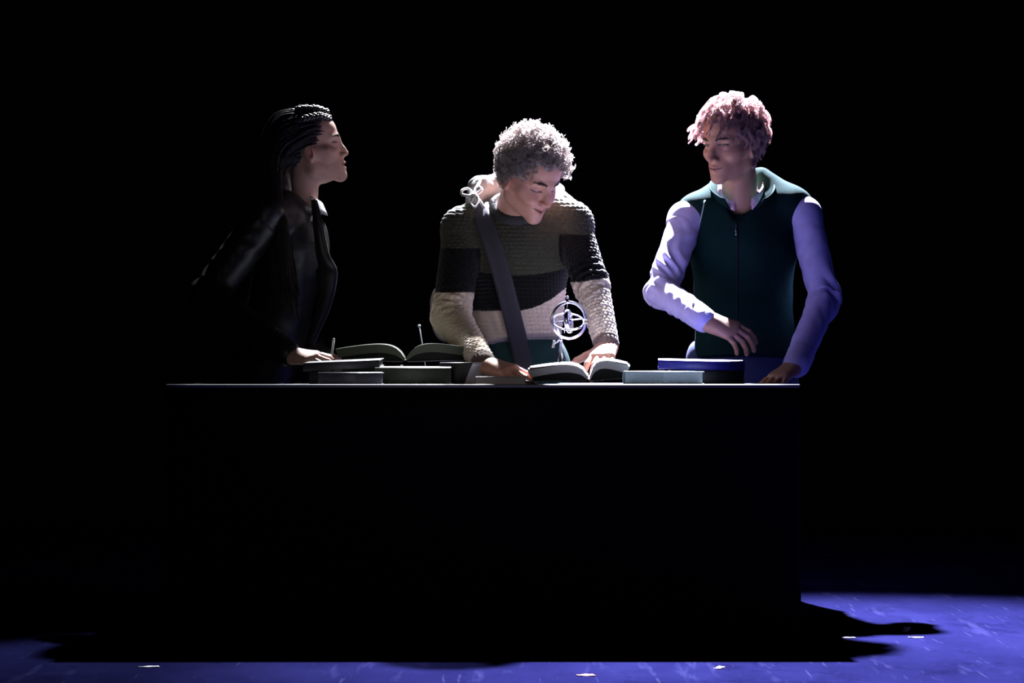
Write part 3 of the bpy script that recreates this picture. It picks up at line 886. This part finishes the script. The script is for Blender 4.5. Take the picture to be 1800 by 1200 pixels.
    V, Q = s.mesh(); V = relax(V, Q, 2)
    N = vnormals(V, Q)
    a1, g1, di1 = limb(V, [sh1, el1, wr1]); a2, g2, di2 = limb(V, [sh2, el2, wr2])
    L1 = np.linalg.norm(el1 - sh1); L2 = np.linalg.norm(el2 - sh2)
    on1 = (di1 < .066) & (a1 > .05); on2 = (di2 < .063) & (a2 > .05)
    arm = np.where(on1, 1, np.where(on2, 2, 0))
    D = np.zeros(len(V))
    D += np.where(arm == 1, folds(V, N, [sh1, el1, wr1], .0060, .026, L1, .07, .15, 1), 0)
    D += np.where(arm == 2, folds(V, N, [sh2, el2, wr2], .0060, .030, L2, .06, .15, 2), 0)
    D += np.where(arm == 0, .006 * noise3(V, 7, 5), 0)
    V = V + N * D[:, None]; N = vnormals(V, Q)
    # knitted knots: rows of rounded bumps set like bricks
    u = np.where(arm == 1, a1, np.where(arm == 2, a2, V[:, 2])); v = np.where(arm == 1, g1 * .052, np.where(arm == 2, g2 * .048, V[:, 0] + V[:, 1] * .8))
    row = np.floor(u / .0120); kn = np.abs(np.sin(math.pi * u / .0120)) * np.abs(np.sin(math.pi * (v / .0165 + .5 * (row % 2))))
    V = V + N * (.0034 * (kn ** .8 - .4))[:, None]
    py = HOR - (V[:, 2] - CAMH) * F / V[:, 1]; px = 900 + V[:, 0] * F / V[:, 1]
    GREY, BLK, CRM = A(.055, .056, .042), A(.005, .005, .006), A(.68, .56, .46)
    col = np.tile(GREY, (len(V), 1))
    tor_b0 = 478 + .0016 * (px - 905) ** 2 * -1 + 6; tor_b1 = 546 - .0050 * np.maximum(px - 905, 0) ** 2
    b0 = np.where(arm == 1, 436, np.where(arm == 2, 412 + (px - 1010) * .05, tor_b0))
    b1 = np.where(arm == 1, 514, np.where(arm == 2, 494 - (px - 1030) * .12, tor_b1))
    # the bands are knitted rows of the sweater, measured once along sleeves and trunk
    col[(py > b0)] = BLK; col[(py > b1)] = CRM
    cuff = ((arm == 1) & (a1 > L1 + np.linalg.norm(wr1 - el1) - .012)) | ((arm == 2) & (a2 > L2 + np.linalg.norm(wr2 - el2) - .014))
    col[cuff] = A(.16, .11, .10)
    SWV, SWQ = V, Q
    sw = mk('sweater', V, Q, nodemat('knit_wool', (.4, .4, .4), .85, .12, attr='tint', var=.18, vscale=300, bump=.35, bscale=600, sheen=.15), me, True, cols=col)
    sw['label'] = 'chunky knit sweater in grey, black and cream bands'
    nbc = W(905, 366, 8.10); e1 = nrm(A(1, 0, -.05)); e2 = nrm(A(0, .8, .55))
    s = SDF(.003); rp = [nbc + e1 * math.cos(a_) * .064 + e2 * math.sin(a_) * .066 for a_ in np.linspace(0, 2 * math.pi, 25)]
    for a_, b_ in zip(rp[:-1], rp[1:]): s.cone(a_, b_, .0145, .0145, k=.01)
    Vn, Qn = s.mesh(); an = np.arctan2((Vn - nbc) @ e2, (Vn - nbc) @ e1); Nn = vnormals(Vn, Qn); Vn = Vn + Nn * (.0012 * np.sin(an * 70))[:, None]
    mk('neckband', Vn, Qn, nodemat('dark_rib_knit', (.05, .05, .05), .85, .12, bump=.3, bscale=600), sw)
    # hood lying round the neck
    s = SDF(.0034)
    hp_ = [W(832, 352, 8.12), W(846, 328, 8.17), W(880, 318, 8.23), W(925, 322, 8.25), W(970, 338, 8.22), W(996, 356, 8.15)]
    for a_, b_ in zip(hp_[:-1], hp_[1:]): s.cone(a_, b_, .026, .026, k=.02)
    s.cone(hp_[1] + A(0, .01, -.01), W(900, 372, 8.24), .035, .05, k=.03); s.cone(hp_[4], W(940, 375, 8.24), .03, .05, k=.03)
    V, Q = s.mesh(); N = vnormals(V, Q); V = V + N * (.006 * noise3(V, 22, 2) + .003 * noise3(V, 60, 1))[:, None]
    hood = mk('hood', V, Q, nodemat('pale_hood_jersey', (.22, .21, .20), .85, .15, bump=.3, bscale=500), sw)
    M_cord = nodemat('white_cord', (.62, .60, .60), .8, .15, bump=.3, bscale=700)
    kn_ = W(833, 345, 8.075)
    MB().ball(kn_, (.013, .012, .011)).build('bow_knot', M_cord, hood, True)
    def loop(pts, r=.0042):
        P = np.array([kn_ if p is None else W(p[0], p[1], p[2]) for p in pts]); tt = np.linspace(0, len(P) - 1, 26)
        # Catmull-Rom through the points
        out = []
        for x in tt:
            i = min(int(x), len(P) - 2); f = x - i; p0 = P[max(i - 1, 0)]; p1 = P[i]; p2 = P[i + 1]; p3 = P[min(i + 2, len(P) - 1)]
            out.append(.5 * ((2 * p1) + (-p0 + p2) * f + (2 * p0 - 5 * p1 + 4 * p2 - p3) * f * f + (-p0 + 3 * p1 - 3 * p2 + p3) * f ** 3))
        MB().tube(out, r, 8).build('drawstring', M_cord, hood, True)
    loop([None, (824, 332, 8.10), (813, 334, 8.09), (812, 341, 8.08), (822, 344, 8.07), None])
    loop([None, (842, 322, 8.13), (858, 311, 8.18), (868, 309, 8.20)], .005)
    loop([None, (828, 356, 8.05), (834, 364, 8.03), (840, 358, 8.04), (840, 346, 8.06), None], .0032)
    loop([None, (843, 352, 8.06), (848, 361, 8.05), (852, 366, 8.05)], .0042)
    loop([None, (838, 330, 8.10), (846, 334, 8.09), None], .006)
    # trousers
    s = SDF(.007)
    s.cone(hp + A(-.02, .0, .03), hp + A(.02, 0, -.06), .14, .145, k=.03, flat=((0, 1, 0), .75))
    f1, f2 = A(-.11, 8.44, 0), A(.14, 8.44, 0)
    legs_mesh(s, hp + A(-.075, 0, -.08), hp + A(.075, 0, -.08), f1, f2)
    V, Q = s.mesh(); V = relax(V, Q, 2); N = vnormals(V, Q); V = V + N * (.006 * noise3(V, 12, 4))[:, None]
    mk('trousers', V, Q, nodemat('dark_teal_denim', (.016, .048, .048), .85, .15, bump=.3, bscale=500), me)
    shoes(me, (f1, f2), (0, -1, 0), M_shoe)
    # bracelet
    rp = [wr1 + d1 * .014 + (nrm(np.cross(d1, A(0, 0, 1))) * math.cos(a_) * .026 + nrm(np.cross(np.cross(d1, A(0, 0, 1)), d1)) * math.sin(a_) * .0235) for a_ in np.linspace(0, 2 * math.pi, 28, endpoint=False)]
    MB().tube(rp, .0036, 8, closed=True).build('bracelet', nodemat('dark_leather_band', (.035, .012, .012), .6, .3), me, True)
    # the bag: strap across the chest, pouch behind his hip
    bag = empty('shoulder_bag', W(772, 600, 8.42), 'grey shoulder bag with a wide strap across the striped sweater', 'bag')
    Vj, Qj = join([(SWV, SWQ), (V, Q)])
    bvh = BVHTree.FromPolygons([tuple(v) for v in Vj], [tuple(q) for q in Qj])
    G = []
    path = [(842, 358), (852, 392), (866, 430), (878, 470), (889, 510), (899, 550), (908, 586), (914, 612), (921, 645), (926, 675)]
    for (x, y) in path:
        rowp = []
        for e in np.linspace(-16, 16, 7):
            w0 = W(x + e, y + e * -.18, 8.0); d = nrm(w0 - A(0, 0, CAMH))
            h_ = bvh.ray_cast(Vector((0, 0, CAMH)), Vector(d))
            p = np.array(h_[0]) if h_[0] is not None else w0
            rowp.append(p - d * .009)
        G.append(rowp)
    G = np.array(G); G[:, :, 1] = np.minimum(G[:, :, 1], G[:, :, 1].mean(1, keepdims=True) + .004)
    MB().grid(G, .003).build('strap', nodemat('grey_webbing', (.055, .054, .068), .8, .15, bump=.3, bscale=700), bag, True)
    s = SDF(.006); c = W(786, 556, 8.40)
    s.ell(c, (.050, .035, .080), rotz(.3), k=.02); s.cone(c + A(-.01, 0, .06), c + A(.02, 0, .06), .035, .03, k=.03)
    V, Q = s.mesh(); N = vnormals(V, Q); V = V + N * (.006 * noise3(V, 18, 8))[:, None]
    mk('pouch', V, Q, nodemat('pale_canvas', (.55, .53, .52), .8, .2, bump=.3, bscale=400), bag)
    return me
middle_actor()

# ---------------------------------------------------------------- collars
def collar_strip(neck, rx, ry, a0, a1, h_in, drop, flare, tip=0.0, n=40, tiltf=0.0, thick=.0025, rot=0.0):
    """folded shirt collar round an upright neck ellipse; angles measured from the front (towards -y rotated by rot)"""
    G = []
    for i in range(n):
        s_ = i / (n - 1); a_ = a0 + (a1 - a0) * s_; front = max(0, math.cos(a_))
        d = rotz(rot) @ A(math.sin(a_), -math.cos(a_), 0)
        e = A(d[0] * rx, d[1] * ry, 0); zt = tiltf * math.cos(a_)
        row = []
        en = min(1, min(s_, 1 - s_) * 6)
        dr = drop * (1 + tip * (1 - en))
        for q in (0, .35, .7, 1.0):
            row.append(neck + e * (1 + .03 * q) + A(0, 0, zt + h_in * q * (1 - .35 * front)))
        for q in (.12, .4, .7, 1.0):
            row.append(neck + e * (1.06 + flare * q) + A(0, 0, zt + h_in * (1 - .35 * front) - dr * q))
        G.append(row)
    return np.array(G)

# ---------------------------------------------------------------- the right actor: vest over a lavender shirt
def right_actor():
    SK = (.40, .21, .14)
    me = empty('person', (.66, 8.42, 0), 'actor in dark green vest over lavender shirt, glancing left with one hand at the waist', 'person')
    R = look(-44, -11, 3); loc = W(1285, 251, 8.22); sc = .95
    nb = W(1302, 352, 8.32)
    sh1, sh2 = W(1206, 386, 8.32), W(1412, 378, 8.32)
    el1, wr1 = W(1163, 512, 8.18), W(1238, 562, 8.00)
    el2, wr2 = W(1450, 522, 8.26), W(1400, 640, 7.98)
    hp = W(1312, 640, 8.40)
    head = head_mesh(R, loc, nb, SK, sc, mouth_open=.25, smile=.0, eyes='open', neck_r=.056)
    s1 = SDF(.0024); d1 = nrm(wr1 - el1)
    hand_sdf(s1, wr1 + d1 * .006, (.86, -.22, -.34), (.30, -.78, .55), -1, [(.35, .45, .3), (.40, .5, .35), (.45, .5, .35), (.5, .5, .35)], .10, (.70, .45, -.5), .35, 1.0, fore=wr1 - d1 * .06)
    s2 = SDF(.0024); d2 = nrm(wr2 - el2)
    w2 = wr2 + d2 * .004
    hand_sdf(s2, w2, (-.62, -.55, -.42), (-.2, -.35, .9), 1, [(.15, .5, .4), (.15, .5, .4), (.2, .5, .4), (.25, .5, .4)], .12, (.55, .7, -.3), .3, .95, fore=wr2 - d2 * .06)
    ub = under_body([(sh1, sh2, .030, .030, .03), (W(1308, 420, 8.38), hp, .075, .085, .04), (sh1, el1, .030, .028, .02), (el1, wr1, .028, .024, .02), (sh2, el2, .030, .028, .02), (el2, wr2, .028, .024, .02),
                     (hp + A(-.07, 0, -.03), (.56, 8.46, .1), .05, .028, .03), (hp + A(.07, 0, -.03), (.80, 8.46, .1), .05, .028, .03)])
    finish_body(me, head, [s1.mesh(), s2.mesh()], [ub], SK, skin_material('fair_skin_right'))
    eyes_part(R, loc, sc, me, (.1, -.25))
    brows(R, loc, sc, me, nodemat('dark_brown_eyebrow', (.04, .025, .02), .6, .3))
    # wavy hair in locks
    M_hair = nodemat('auburn_wavy_hair', (.64, .44, .44), .36, .6, var=.4, vscale=45, transl=.5)
    def keep(p): return p[2] > hairline(p[1]) + .004
    n = 420; P0, N0 = ellips_roots(n, SC_C, SC_R, keep); S = 16; PP = []; RR = []
    crown = A(.015, -.075, .110)
    for i in range(n):
        p0, nn = P0[i], N0[i]
        flow = p0 - crown; flow = flow - nn * np.dot(flow, nn); fd = np.linalg.norm(flow); flow = nrm(flow + rng.normal(size=3) * .02); near = min(1, fd / .06)
        top = np.clip((p0[2] - .01) / .09, 0, 1)
        ln = (.050 + .040 * rng.random()) * (.50 + .62 * top); lift = (.42 + .34 * top) * (.45 + .55 * near)
        sd = np.cross(nn, flow); ph = rng.random() * 6.28; wv = .0065 + .005 * rng.random(); fr = .7 + .7 * rng.random()
        g = []
        for j in range(S):
            t = j / (S - 1)
            p = p0 + flow * ln * (t * .9) + nn * (lift * (.016 + .030 * math.sin(min(1, t * 1.25) * math.pi * .62) * (.6 + .4 * top)) * min(1, t * 3.2)) + sd * wv * math.sin(ph + fr * 6.28 * t) * t ** .6 + nn * wv * .7 * math.cos(ph + fr * 6.28 * t) * t
            p = p + A(0, 0, -.014 * t * t)
            e = (p - A(*SC_C)) / (A(*SC_R) * 1.03); r_ = np.linalg.norm(e)
            if r_ < 1: p = A(*SC_C) + e / r_ * A(*SC_R) * 1.03
            lim = 1.36 + .10 * math.sin(i * 1.7)
            if r_ * 1.03 > lim and (p[2] > .06 or p[1] < .0): p = A(*SC_C) + (p - A(*SC_C)) * (lim / (r_ * 1.03)) ** .8
            g.append(p)
        g = np.array(g)
        for q in range(13):
            o_ = rng.normal(size=3) * .0045; tt = np.linspace(0, 1, S)
            PP.append(g + o_ * (1.0 - .75 * tt ** 1.5)[:, None] + rng.normal(size=3) * .0012 * tt[:, None]); RR.append(.00100 * (1 - .7 * tt))
    V, Q = tubes(np.array(PP), np.array(RR))
    s = SDF(.004); s.ell((SC_C[0], SC_C[1] - .002, SC_C[2] + .006), (.079, .100, .093)); s.cut((0, .060, .065), (0, .85, -.55)); s.cut((0, 0, -.052), (0, .55, -1)); Vc, Qc = s.mesh()
    V, Q = join([(V, Q), (Vc, Qc)])
    o = mk('hair', (V * sc) @ R.T + loc, Q, M_hair, me); o['label'] = 'tousled wavy auburn hair'
    # shirt
    M_shirt = nodemat('lavender_cotton', (.40, .37, .66), .8, .15, var=.06, vscale=40, bump=.15, bscale=900)
    s = SDF(.0032)
    s.cone(W(1262, 368, 8.36), W(1352, 362, 8.36), .055, .055, k=.03)
    s.ell(W(1308, 440, 8.35), (.120, .092, .13), k=.05)
    s.cone(W(1308, 450, 8.37), W(1312, 640, 8.40), .125, .12, k=.04, flat=((0, 1, 0), .72))
    s.cone(sh1, W(1262, 368, 8.36), .052, .055, k=.03); s.cone(sh2, W(1352, 362, 8.36), .052, .055, k=.03)
    s.cone(sh1, el1, .055, .047, k=.02); s.cone(el1, wr1, .047, .0360, k=.012)
    s.cone(sh2, el2, .055, .046, k=.02); s.cone(el2, wr2, .046, .0385, k=.012)
    V, Q = s.mesh(); V = relax(V, Q, 2); N = vnormals(V, Q)
    a1, g1, di1 = limb(V, [sh1, el1, wr1]); a2, g2, di2 = limb(V, [sh2, el2, wr2])
    L1 = np.linalg.norm(el1 - sh1); L2 = np.linalg.norm(el2 - sh2); T1 = L1 + np.linalg.norm(wr1 - el1); T2 = L2 + np.linalg.norm(wr2 - el2)
    on1 = (di1 < .06) & (a1 > .03); on2 = (di2 < .06) & (a2 > .03)
    D = np.where(on1, folds(V, N, [sh1, el1, wr1], .0080, .060, L1 - .03, .08, .28, 4, 1.2) + .004 * noise3(V, 20, 3), 0)
    D += np.where(on2, folds(V, N, [sh2, el2, wr2], .0060, .070, L2, .06, .22, 6, .9) + .004 * noise3(V, 14, 5), 0)
    cf = ((a1 > T1 - .055) & on1) | ((a2 > T2 - .055) & on2)
    D = np.where(cf, D * .25 + .0012, D)
    V = V + N * D[:, None]
    shirt = mk('shirt', V, Q, M_shirt, me)
    btn = nodemat('pale_button', (.7, .7, .72), .3, .5)
    sb = BVHTree.FromPolygons([tuple(v) for v in V], [tuple(q) for q in Q])
    for dx, dy in ((1219, 534), (1243, 551)):
        d = nrm(W(dx, dy, 8.0) - A(0, 0, CAMH)); h_ = sb.ray_cast(Vector((0, 0, CAMH)), Vector(d))
        if h_[0] is not None: MB().ball(np.array(h_[0]) - d * .0005, (.0048, .0022, .0048)).build('button', btn, shirt, True)
    # vest
    M_vest = nodemat('dark_green_fleece', (.005, .020, .019), .95, .04, var=.15, vscale=200, bump=.4, bscale=500)
    s = SDF(.0034)
    s.cone(W(1226, 376, 8.34), W(1390, 368, 8.34), .066, .066, k=.03)
    s.cone(W(1390, 368, 8.34), W(1335, 318, 8.38), .062, .040, k=.03); s.cone(W(1226, 376, 8.34), W(1272, 330, 8.38), .062, .040, k=.03)
    s.ell(W(1306, 440, 8.33), (.150, .112, .135), k=.05)
    s.cone(W(1306, 450, 8.34), W(1310, 606, 8.36), .150, .150, k=.05, flat=((0, 1, 0), .76))
    # V-shaped neck opening
    s.cone(W(1297, 398, 8.19), W(1302, 335, 8.30), .003, .062, k=.008, op='s', flat=((0, 1, 0), .9)); s.cone(W(1302, 335, 8.30), W(1302, 270, 8.33), .062, .072, k=.008, op='s')
    s.cut(W(1310, 626, 8.3), (0, -.1, -1))
    V, Q = s.mesh(); V = relax(V, Q, 2); N = vnormals(V, Q); V = V + N * (.007 * noise3(V, 7, 1) + .003 * noise3(V, 18, 2))[:, None]
    vest = mk('vest', V, Q, M_vest, me)
    vb = BVHTree.FromPolygons([tuple(v) for v in V], [tuple(q) for q in Q])
    def surf(px, py, off=.003):
        d = nrm(W(px, py, 8.0) - A(0, 0, CAMH)); h_ = vb.ray_cast(Vector((0, 0, CAMH)), Vector(d))
        return (np.array(h_[0]) if h_[0] is not None else W(px, py, 8.27)) - d * off
    M_metal = nodemat('zip_metal', (.75, .76, .8), .3, .5, metal=1.0)
    MB().tube([surf(1296, 392 + 8 * i, .001) for i in range(27)], .0022, 6).build('zipper', nodemat('black_zip', (.006, .008, .008), .7, .2), vest, True)
    MB().tube([surf(1294, 394, .004), surf(1293, 404, .006), surf(1294, 409, .007)], [.0016, .0014, .0016], 6).build('zip_pull', M_metal, vest, True)
    MB().ball(surf(1294, 412, .007), .0030).build('zip_bead', M_metal, vest, True)
    M_pipe = nodemat('pale_teal_piping', (.35, .50, .52), .7, .2)
    MB().tube([surf(1239 - i * 1.1, 352 + i * 5, .002) for i in range(9)], .0022, 6).build('piping', M_pipe, vest, True)
    # vest collar standing open, shirt collar inside it
    nk = W(1303, 336, 8.335)
    G = []
    for i in range(44):
        s_ = i / 43; a_ = math.radians(28) + math.radians(304) * s_
        fr = max(0, math.cos(a_)); d = A(math.sin(a_), -math.cos(a_), 0)
        base = nk + A(d[0] * .082, d[1] * .078, -.030 - .040 * fr ** 2 + .022 * max(0, -math.cos(a_)))
        G.append([base + A(d[0] * .004 * j + d[0] * .012 * fr * j, d[1] * (.004 + .010 * fr) * j, (.019 - .010 * fr) * j) for j in range(4)])
    MB().grid(np.array(G), .004).build('vest_collar', M_vest, vest, True)
    M_col = nodemat('pink_white_collar', (.60, .38, .50), .8, .15, var=.35, vscale=60, bump=.1, bscale=800)
    G = collar_strip(nk + A(0, -.004, -.016), .064, .064, math.radians(20), math.radians(340), .046, .038, .14, .25, tiltf=-.034)
    MB().grid(G, .0024).build('shirt_collar', M_col, shirt, True)
    # trousers
    s = SDF(.007)
    s.cone(hp + A(0, 0, .02), hp + A(0, 0, -.06), .150, .150, k=.03, flat=((0, 1, 0), .75))
    f1, f2 = A(.55, 8.48, 0), A(.82, 8.48, 0)
    legs_mesh(s, hp + A(-.075, 0, -.08), hp + A(.075, 0, -.08), f1, f2)
    s.ell(W(1222, 640, 8.40), (.03, .05, .07), k=.03)
    V, Q = s.mesh(); V = relax(V, Q, 2)
    mk('trousers', V, Q, nodemat('blue_denim', (.035, .045, .12), .85, .15, bump=.3, bscale=500), me)
    shoes(me, (f1, f2), (0, -1, 0), M_shoe)
right_actor()

# ---------------------------------------------------------------- the left actor: long dark hair, black leather jacket, in profile
def left_actor():
    SK = (.56, .34, .29)
    me = empty('person', (-.74, 8.36, 0), 'actor with long dark braided hair and black leather jacket, in profile at the left', 'person')
    R = look(94, 11, 0); loc = W(547, 261, 8.16); sc = .94
    nb = W(530, 362, 8.19)
    sh1, sh2 = W(472, 378, 8.06), W(515, 378, 8.36)
    el1, wr1 = W(366, 520, 8.00), W(505, 622, 7.76)
    el2, wr2 = W(478, 540, 8.42), W(565, 625, 8.30)
    hp = W(462, 660, 8.34)
    head = head_mesh(R, loc, nb, SK, sc, mouth_open=.7, smile=.0, eyes='open', fem=True, neck_r=.047)
    s1 = SDF(.0024); d1 = nrm(wr1 - el1)
    hand_sdf(s1, wr1 + d1 * .008, (.88, -.40, -.12), (.0, -.45, .88), -1, [(.25, .4, .3), (.25, .4, .3), (.3, .4, .3), (.35, .4, .3)], .10, (.6, .6, -.2), .3, .90, fore=wr1 - d1 * .06)
    s2 = SDF(.0024); d2 = nrm(wr2 - el2)
    hand_sdf(s2, wr2 + d2 * .008, (.75, -.45, -.35), (.1, -.4, .9), 1, [(.35, .5, .3)] * 4, .10, (.6, .6, -.3), .3, .88, fore=wr2 - d2 * .06)
    ub = under_body([(sh1, sh2, .038, .038, .03), (W(505, 420, 8.2), hp, .085, .095, .04), (sh1, el1, .034, .030, .02), (el1, wr1, .030, .022, .02), (sh2, el2, .034, .030, .02), (el2, wr2, .030, .022, .02),
                     (hp + A(0, -.07, -.03), (-.78, 8.30, .1), .05, .026, .03), (hp + A(0, .07, -.03), (-.74, 8.46, .1), .05, .026, .03)])
    finish_body(me, head, [s1.mesh(), s2.mesh()], [ub], SK, skin_material('fair_skin_left'))
    eyes_part(R, loc, sc, me, (0, .05))
    brows(R, loc, sc, me, nodemat('black_eyebrow', (.02, .015, .015), .6, .3))
    # long hair: combed back over the skull, falling behind the shoulder
    M_hair = nodemat('long_dark_hair', (.020, .016, .018), .34, .6, var=.3, vscale=60)
    hl = lambda y: np.interp(y, [-.11, -.05, -.02, .02, .05, .09], [-.085, -.055, -.006, .004, .032, .085])
    def keep(p): return p[2] > hl(p[1]) + .002
    n = 760; P0, N0 = ellips_roots(n, SC_C, (.0765, .0985, .091), keep); S = 30; PP = []; RR = []
    for i in range(n):
        p0, nn = P0[i], N0[i]; g = [p0]; p = p0.copy()
        d = nrm(nn * .5 + A(0, -.9, .15)); L = .40 + .12 * rng.random(); st = L / (S - 1); sd = np.sign(p0[0] + rng.normal() * .01)
        for j in range(1, S):
            t = j / (S - 1)
            d = nrm(d + A(0, -.42 * (p[1] > -.085), -.30 - .5 * (p[1] < -.06)) * .42 + A(sd * .02, 0, 0))
            p = p + d * st
            e = (p - A(*SC_C)) / (A(*SC_R) * (1.055 + .05 * rng.random() * 0))
            r = np.linalg.norm(e)
            if r < 1: p = A(*SC_C) + e / r * A(*SC_R) * 1.055
            if p[2] < -.06: p[0] += sd * .0012 + .0010 * math.sin(7 * t + i); p[1] = min(p[1], -.070 - .03 * min(1, (-.06 - p[2]) * 5))
            g.append(p.copy())
        g = np.array(g)
        for q in range(5):
            tt = np.linspace(0, 1, S)
            PP.append(g + rng.normal(size=3) * .0030 * (.5 + .5 * tt)[:, None]); RR.append(.0011 * (1 - .5 * tt))
    V, Q = tubes(np.array(PP), np.array(RR))
    s = SDF(.004)
    s.ell((SC_C[0], SC_C[1] - .003, SC_C[2] + .004), (.0790, .101, .0925)); s.cut((0, .068, .07), (0, .9, -.25)); s.cut((0, .02, -.008), (0, .62, -.8))
    s.cone((0, -.085, .01), (0, -.115, -.12), .055, .050, k=.03, flat=((0, 1, 0), .6))
    s.cone((0, -.115, -.12), (0, -.150, -.28), .052, .035, k=.03, flat=((0, 1, 0), .5))
    # a long lock in front of the shoulder
    Vc, Qc = s.mesh(); Nc = vnormals(Vc, Qc); Vc = Vc + Nc * (.003 * noise3(Vc * A(3, 1, .25), 60, 1))[:, None]
    V, Q = join([(V, Q), (Vc, Qc)])
    hair = mk('hair', (V * sc) @ R.T + loc, Q, M_hair, me); hair['label'] = 'long dark hair combed back'
    def braid(path, r, name='braid'):
        # three plaited ropes round a path on the skull
        P = np.array(path); tt = np.linspace(0, len(P) - 1, 46); C = np.stack([np.interp(tt, np.arange(len(P)), P[:, a_]) for a_ in range(3)], 1)
        e = (C - A(*SC_C)); nn = e / np.linalg.norm(e, axis=1, keepdims=True); T = np.gradient(C, axis=0); T /= np.linalg.norm(T, axis=1, keepdims=True); B = np.cross(T, nn)
        mb = MB(); arc = np.linspace(0, 1, len(C))
        for q in range(3):
            ph = arc * 2 * math.pi * 5.5 + q * 2.094
            mb.tube(C + B * (np.sin(ph) * r * 1.0)[:, None] + nn * (np.sin(2 * ph) * r * .55)[:, None], r * .78 * (1 - .35 * arc), 7)
        Vb = np.concatenate(mb.V); Vb = (Vb * sc) @ R.T + loc; mb.V = [Vb]
        mb.build(name, M_braid, hair, True)
    M_braid = nodemat('braided_dark_hair', (.045, .036, .040), .30, .7, bump=.8, bscale=350, stretch=(1, .2, 1))
    for x in (-1, 1):
        braid([A(x * .040, .078, .078), A(x * .058, .045, .094), A(x * .069, .0, .092), A(x * .066, -.05, .078), A(x * .040, -.10, .055), A(x * .01, -.122, .03)], .0080)
        braid([A(x * .012, .074, .103), A(x * .026, .04, .121), A(x * .030, -.01, .131), A(x * .026, -.06, .118), A(x * .016, -.105, .080), A(x * .006, -.125, .04), A(x * .004, -.135, -.05)], .0088)
    # jacket
    M_leather = nodemat('black_leather', (.014, .014, .016), .40, .5, bump=.35, bscale=160, var=.2, vscale=30)
    s = SDF(.0038)
    s.cone(W(492, 372, 8.12), W(520, 372, 8.32), .064, .060, k=.04)
    s.ell(W(513, 432, 8.21), (.105, .135, .13), k=.05)
    s.cone(W(512, 440, 8.21), W(478, 600, 8.30), .135, .125, k=.05, flat=((1, 0, 0), .74))
    s.cone(W(478, 600, 8.30), W(468, 655, 8.33), .125, .135, k=.04, flat=((1, 0, 0), .8))
    s.cone(sh1, W(492, 372, 8.12), .058, .064, k=.03)
    s.cone(sh1, el1, .060, .054, k=.03); s.cone(el1, wr1, .053, .038, k=.02)
    s.cone(sh2, el2, .058, .050, k=.03); s.cone(el2, wr2, .050, .036, k=.02)
    V, Q = s.mesh(); V = relax(V, Q, 2); N = vnormals(V, Q)
    a1, g1, di1 = limb(V, [sh1, el1, wr1]); L1 = np.linalg.norm(el1 - sh1)
    D = np.where((di1 < .07) & (a1 > .04), folds(V, N, [sh1, el1, wr1], .0045, .06, L1, .09, .25, 3), .008 * noise3(V * A(1, 1, .5), 9, 7) + .004 * noise3(V, 22, 2))
    V = V + N * D[:, None]
    jk = mk('jacket', V, Q, M_leather, me); jk['label'] = 'black leather biker jacket'
    # lapel flap with a zip along its edge, and a white shirt collar
    edge = [W(556, 352, 8.10), W(566, 395, 8.06), W(578, 450, 8.05), W(590, 470, 8.06), W(592, 482, 8.08), W(588, 510, 8.11), W(578, 545, 8.15), W(562, 580, 8.18), W(546, 612, 8.20)]
    E = np.array(edge); tt = np.linspace(0, len(E) - 1, 30); E = np.stack([np.interp(tt, np.arange(len(E)), E[:, a_]) for a_ in range(3)], 1)
    lw = np.interp(np.arange(30), [0, 8, 14, 29], [.014, .040, .062, .018])[:, None]
    G = np.stack([E + A(-1, .25, .15) * lw * q + A(0, -.010 * math.sin(q * 3.14), 0) for q in np.linspace(0, 1, 5)], 1)
    lp = MB().grid(G, .004).build('lapel', M_leather, jk, True)
    MB().tube(E + A(.002, -.002, 0), .0018, 6).build('zipper', nodemat('steel_zip', (.5, .5, .52), .35, .5, metal=1.0), lp, True)
    M_white = nodemat('white_cotton', (.62, .60, .63), .8, .15, bump=.1, bscale=700)
    G = collar_strip(W(531, 350, 8.185), .056, .054, math.radians(-62), math.radians(62), .020, .040, .30, .5, tiltf=-.022, rot=math.pi / 2)
    MB().grid(G, .0024).build('shirt_collar', M_white, me, True)
    # trousers
    s = SDF(.007)
    s.cone(hp + A(0, 0, .0), hp + A(0, 0, -.07), .135, .14, k=.03, flat=((1, 0, 0), .8))
    f1, f2 = A(-.80, 8.30, 0), A(-.76, 8.47, 0)
    legs_mesh(s, hp + A(0, -.07, -.08), hp + A(0, .07, -.08), f1, f2, .08)
    V, Q = s.mesh(); V = relax(V, Q, 2)
    mk('trousers', V, Q, nodemat('black_denim', (.015, .015, .018), .85, .15, bump=.3, bscale=500), me)
    shoes(me, (f1, f2), (1, -.1, 0), M_shoe)
left_actor()
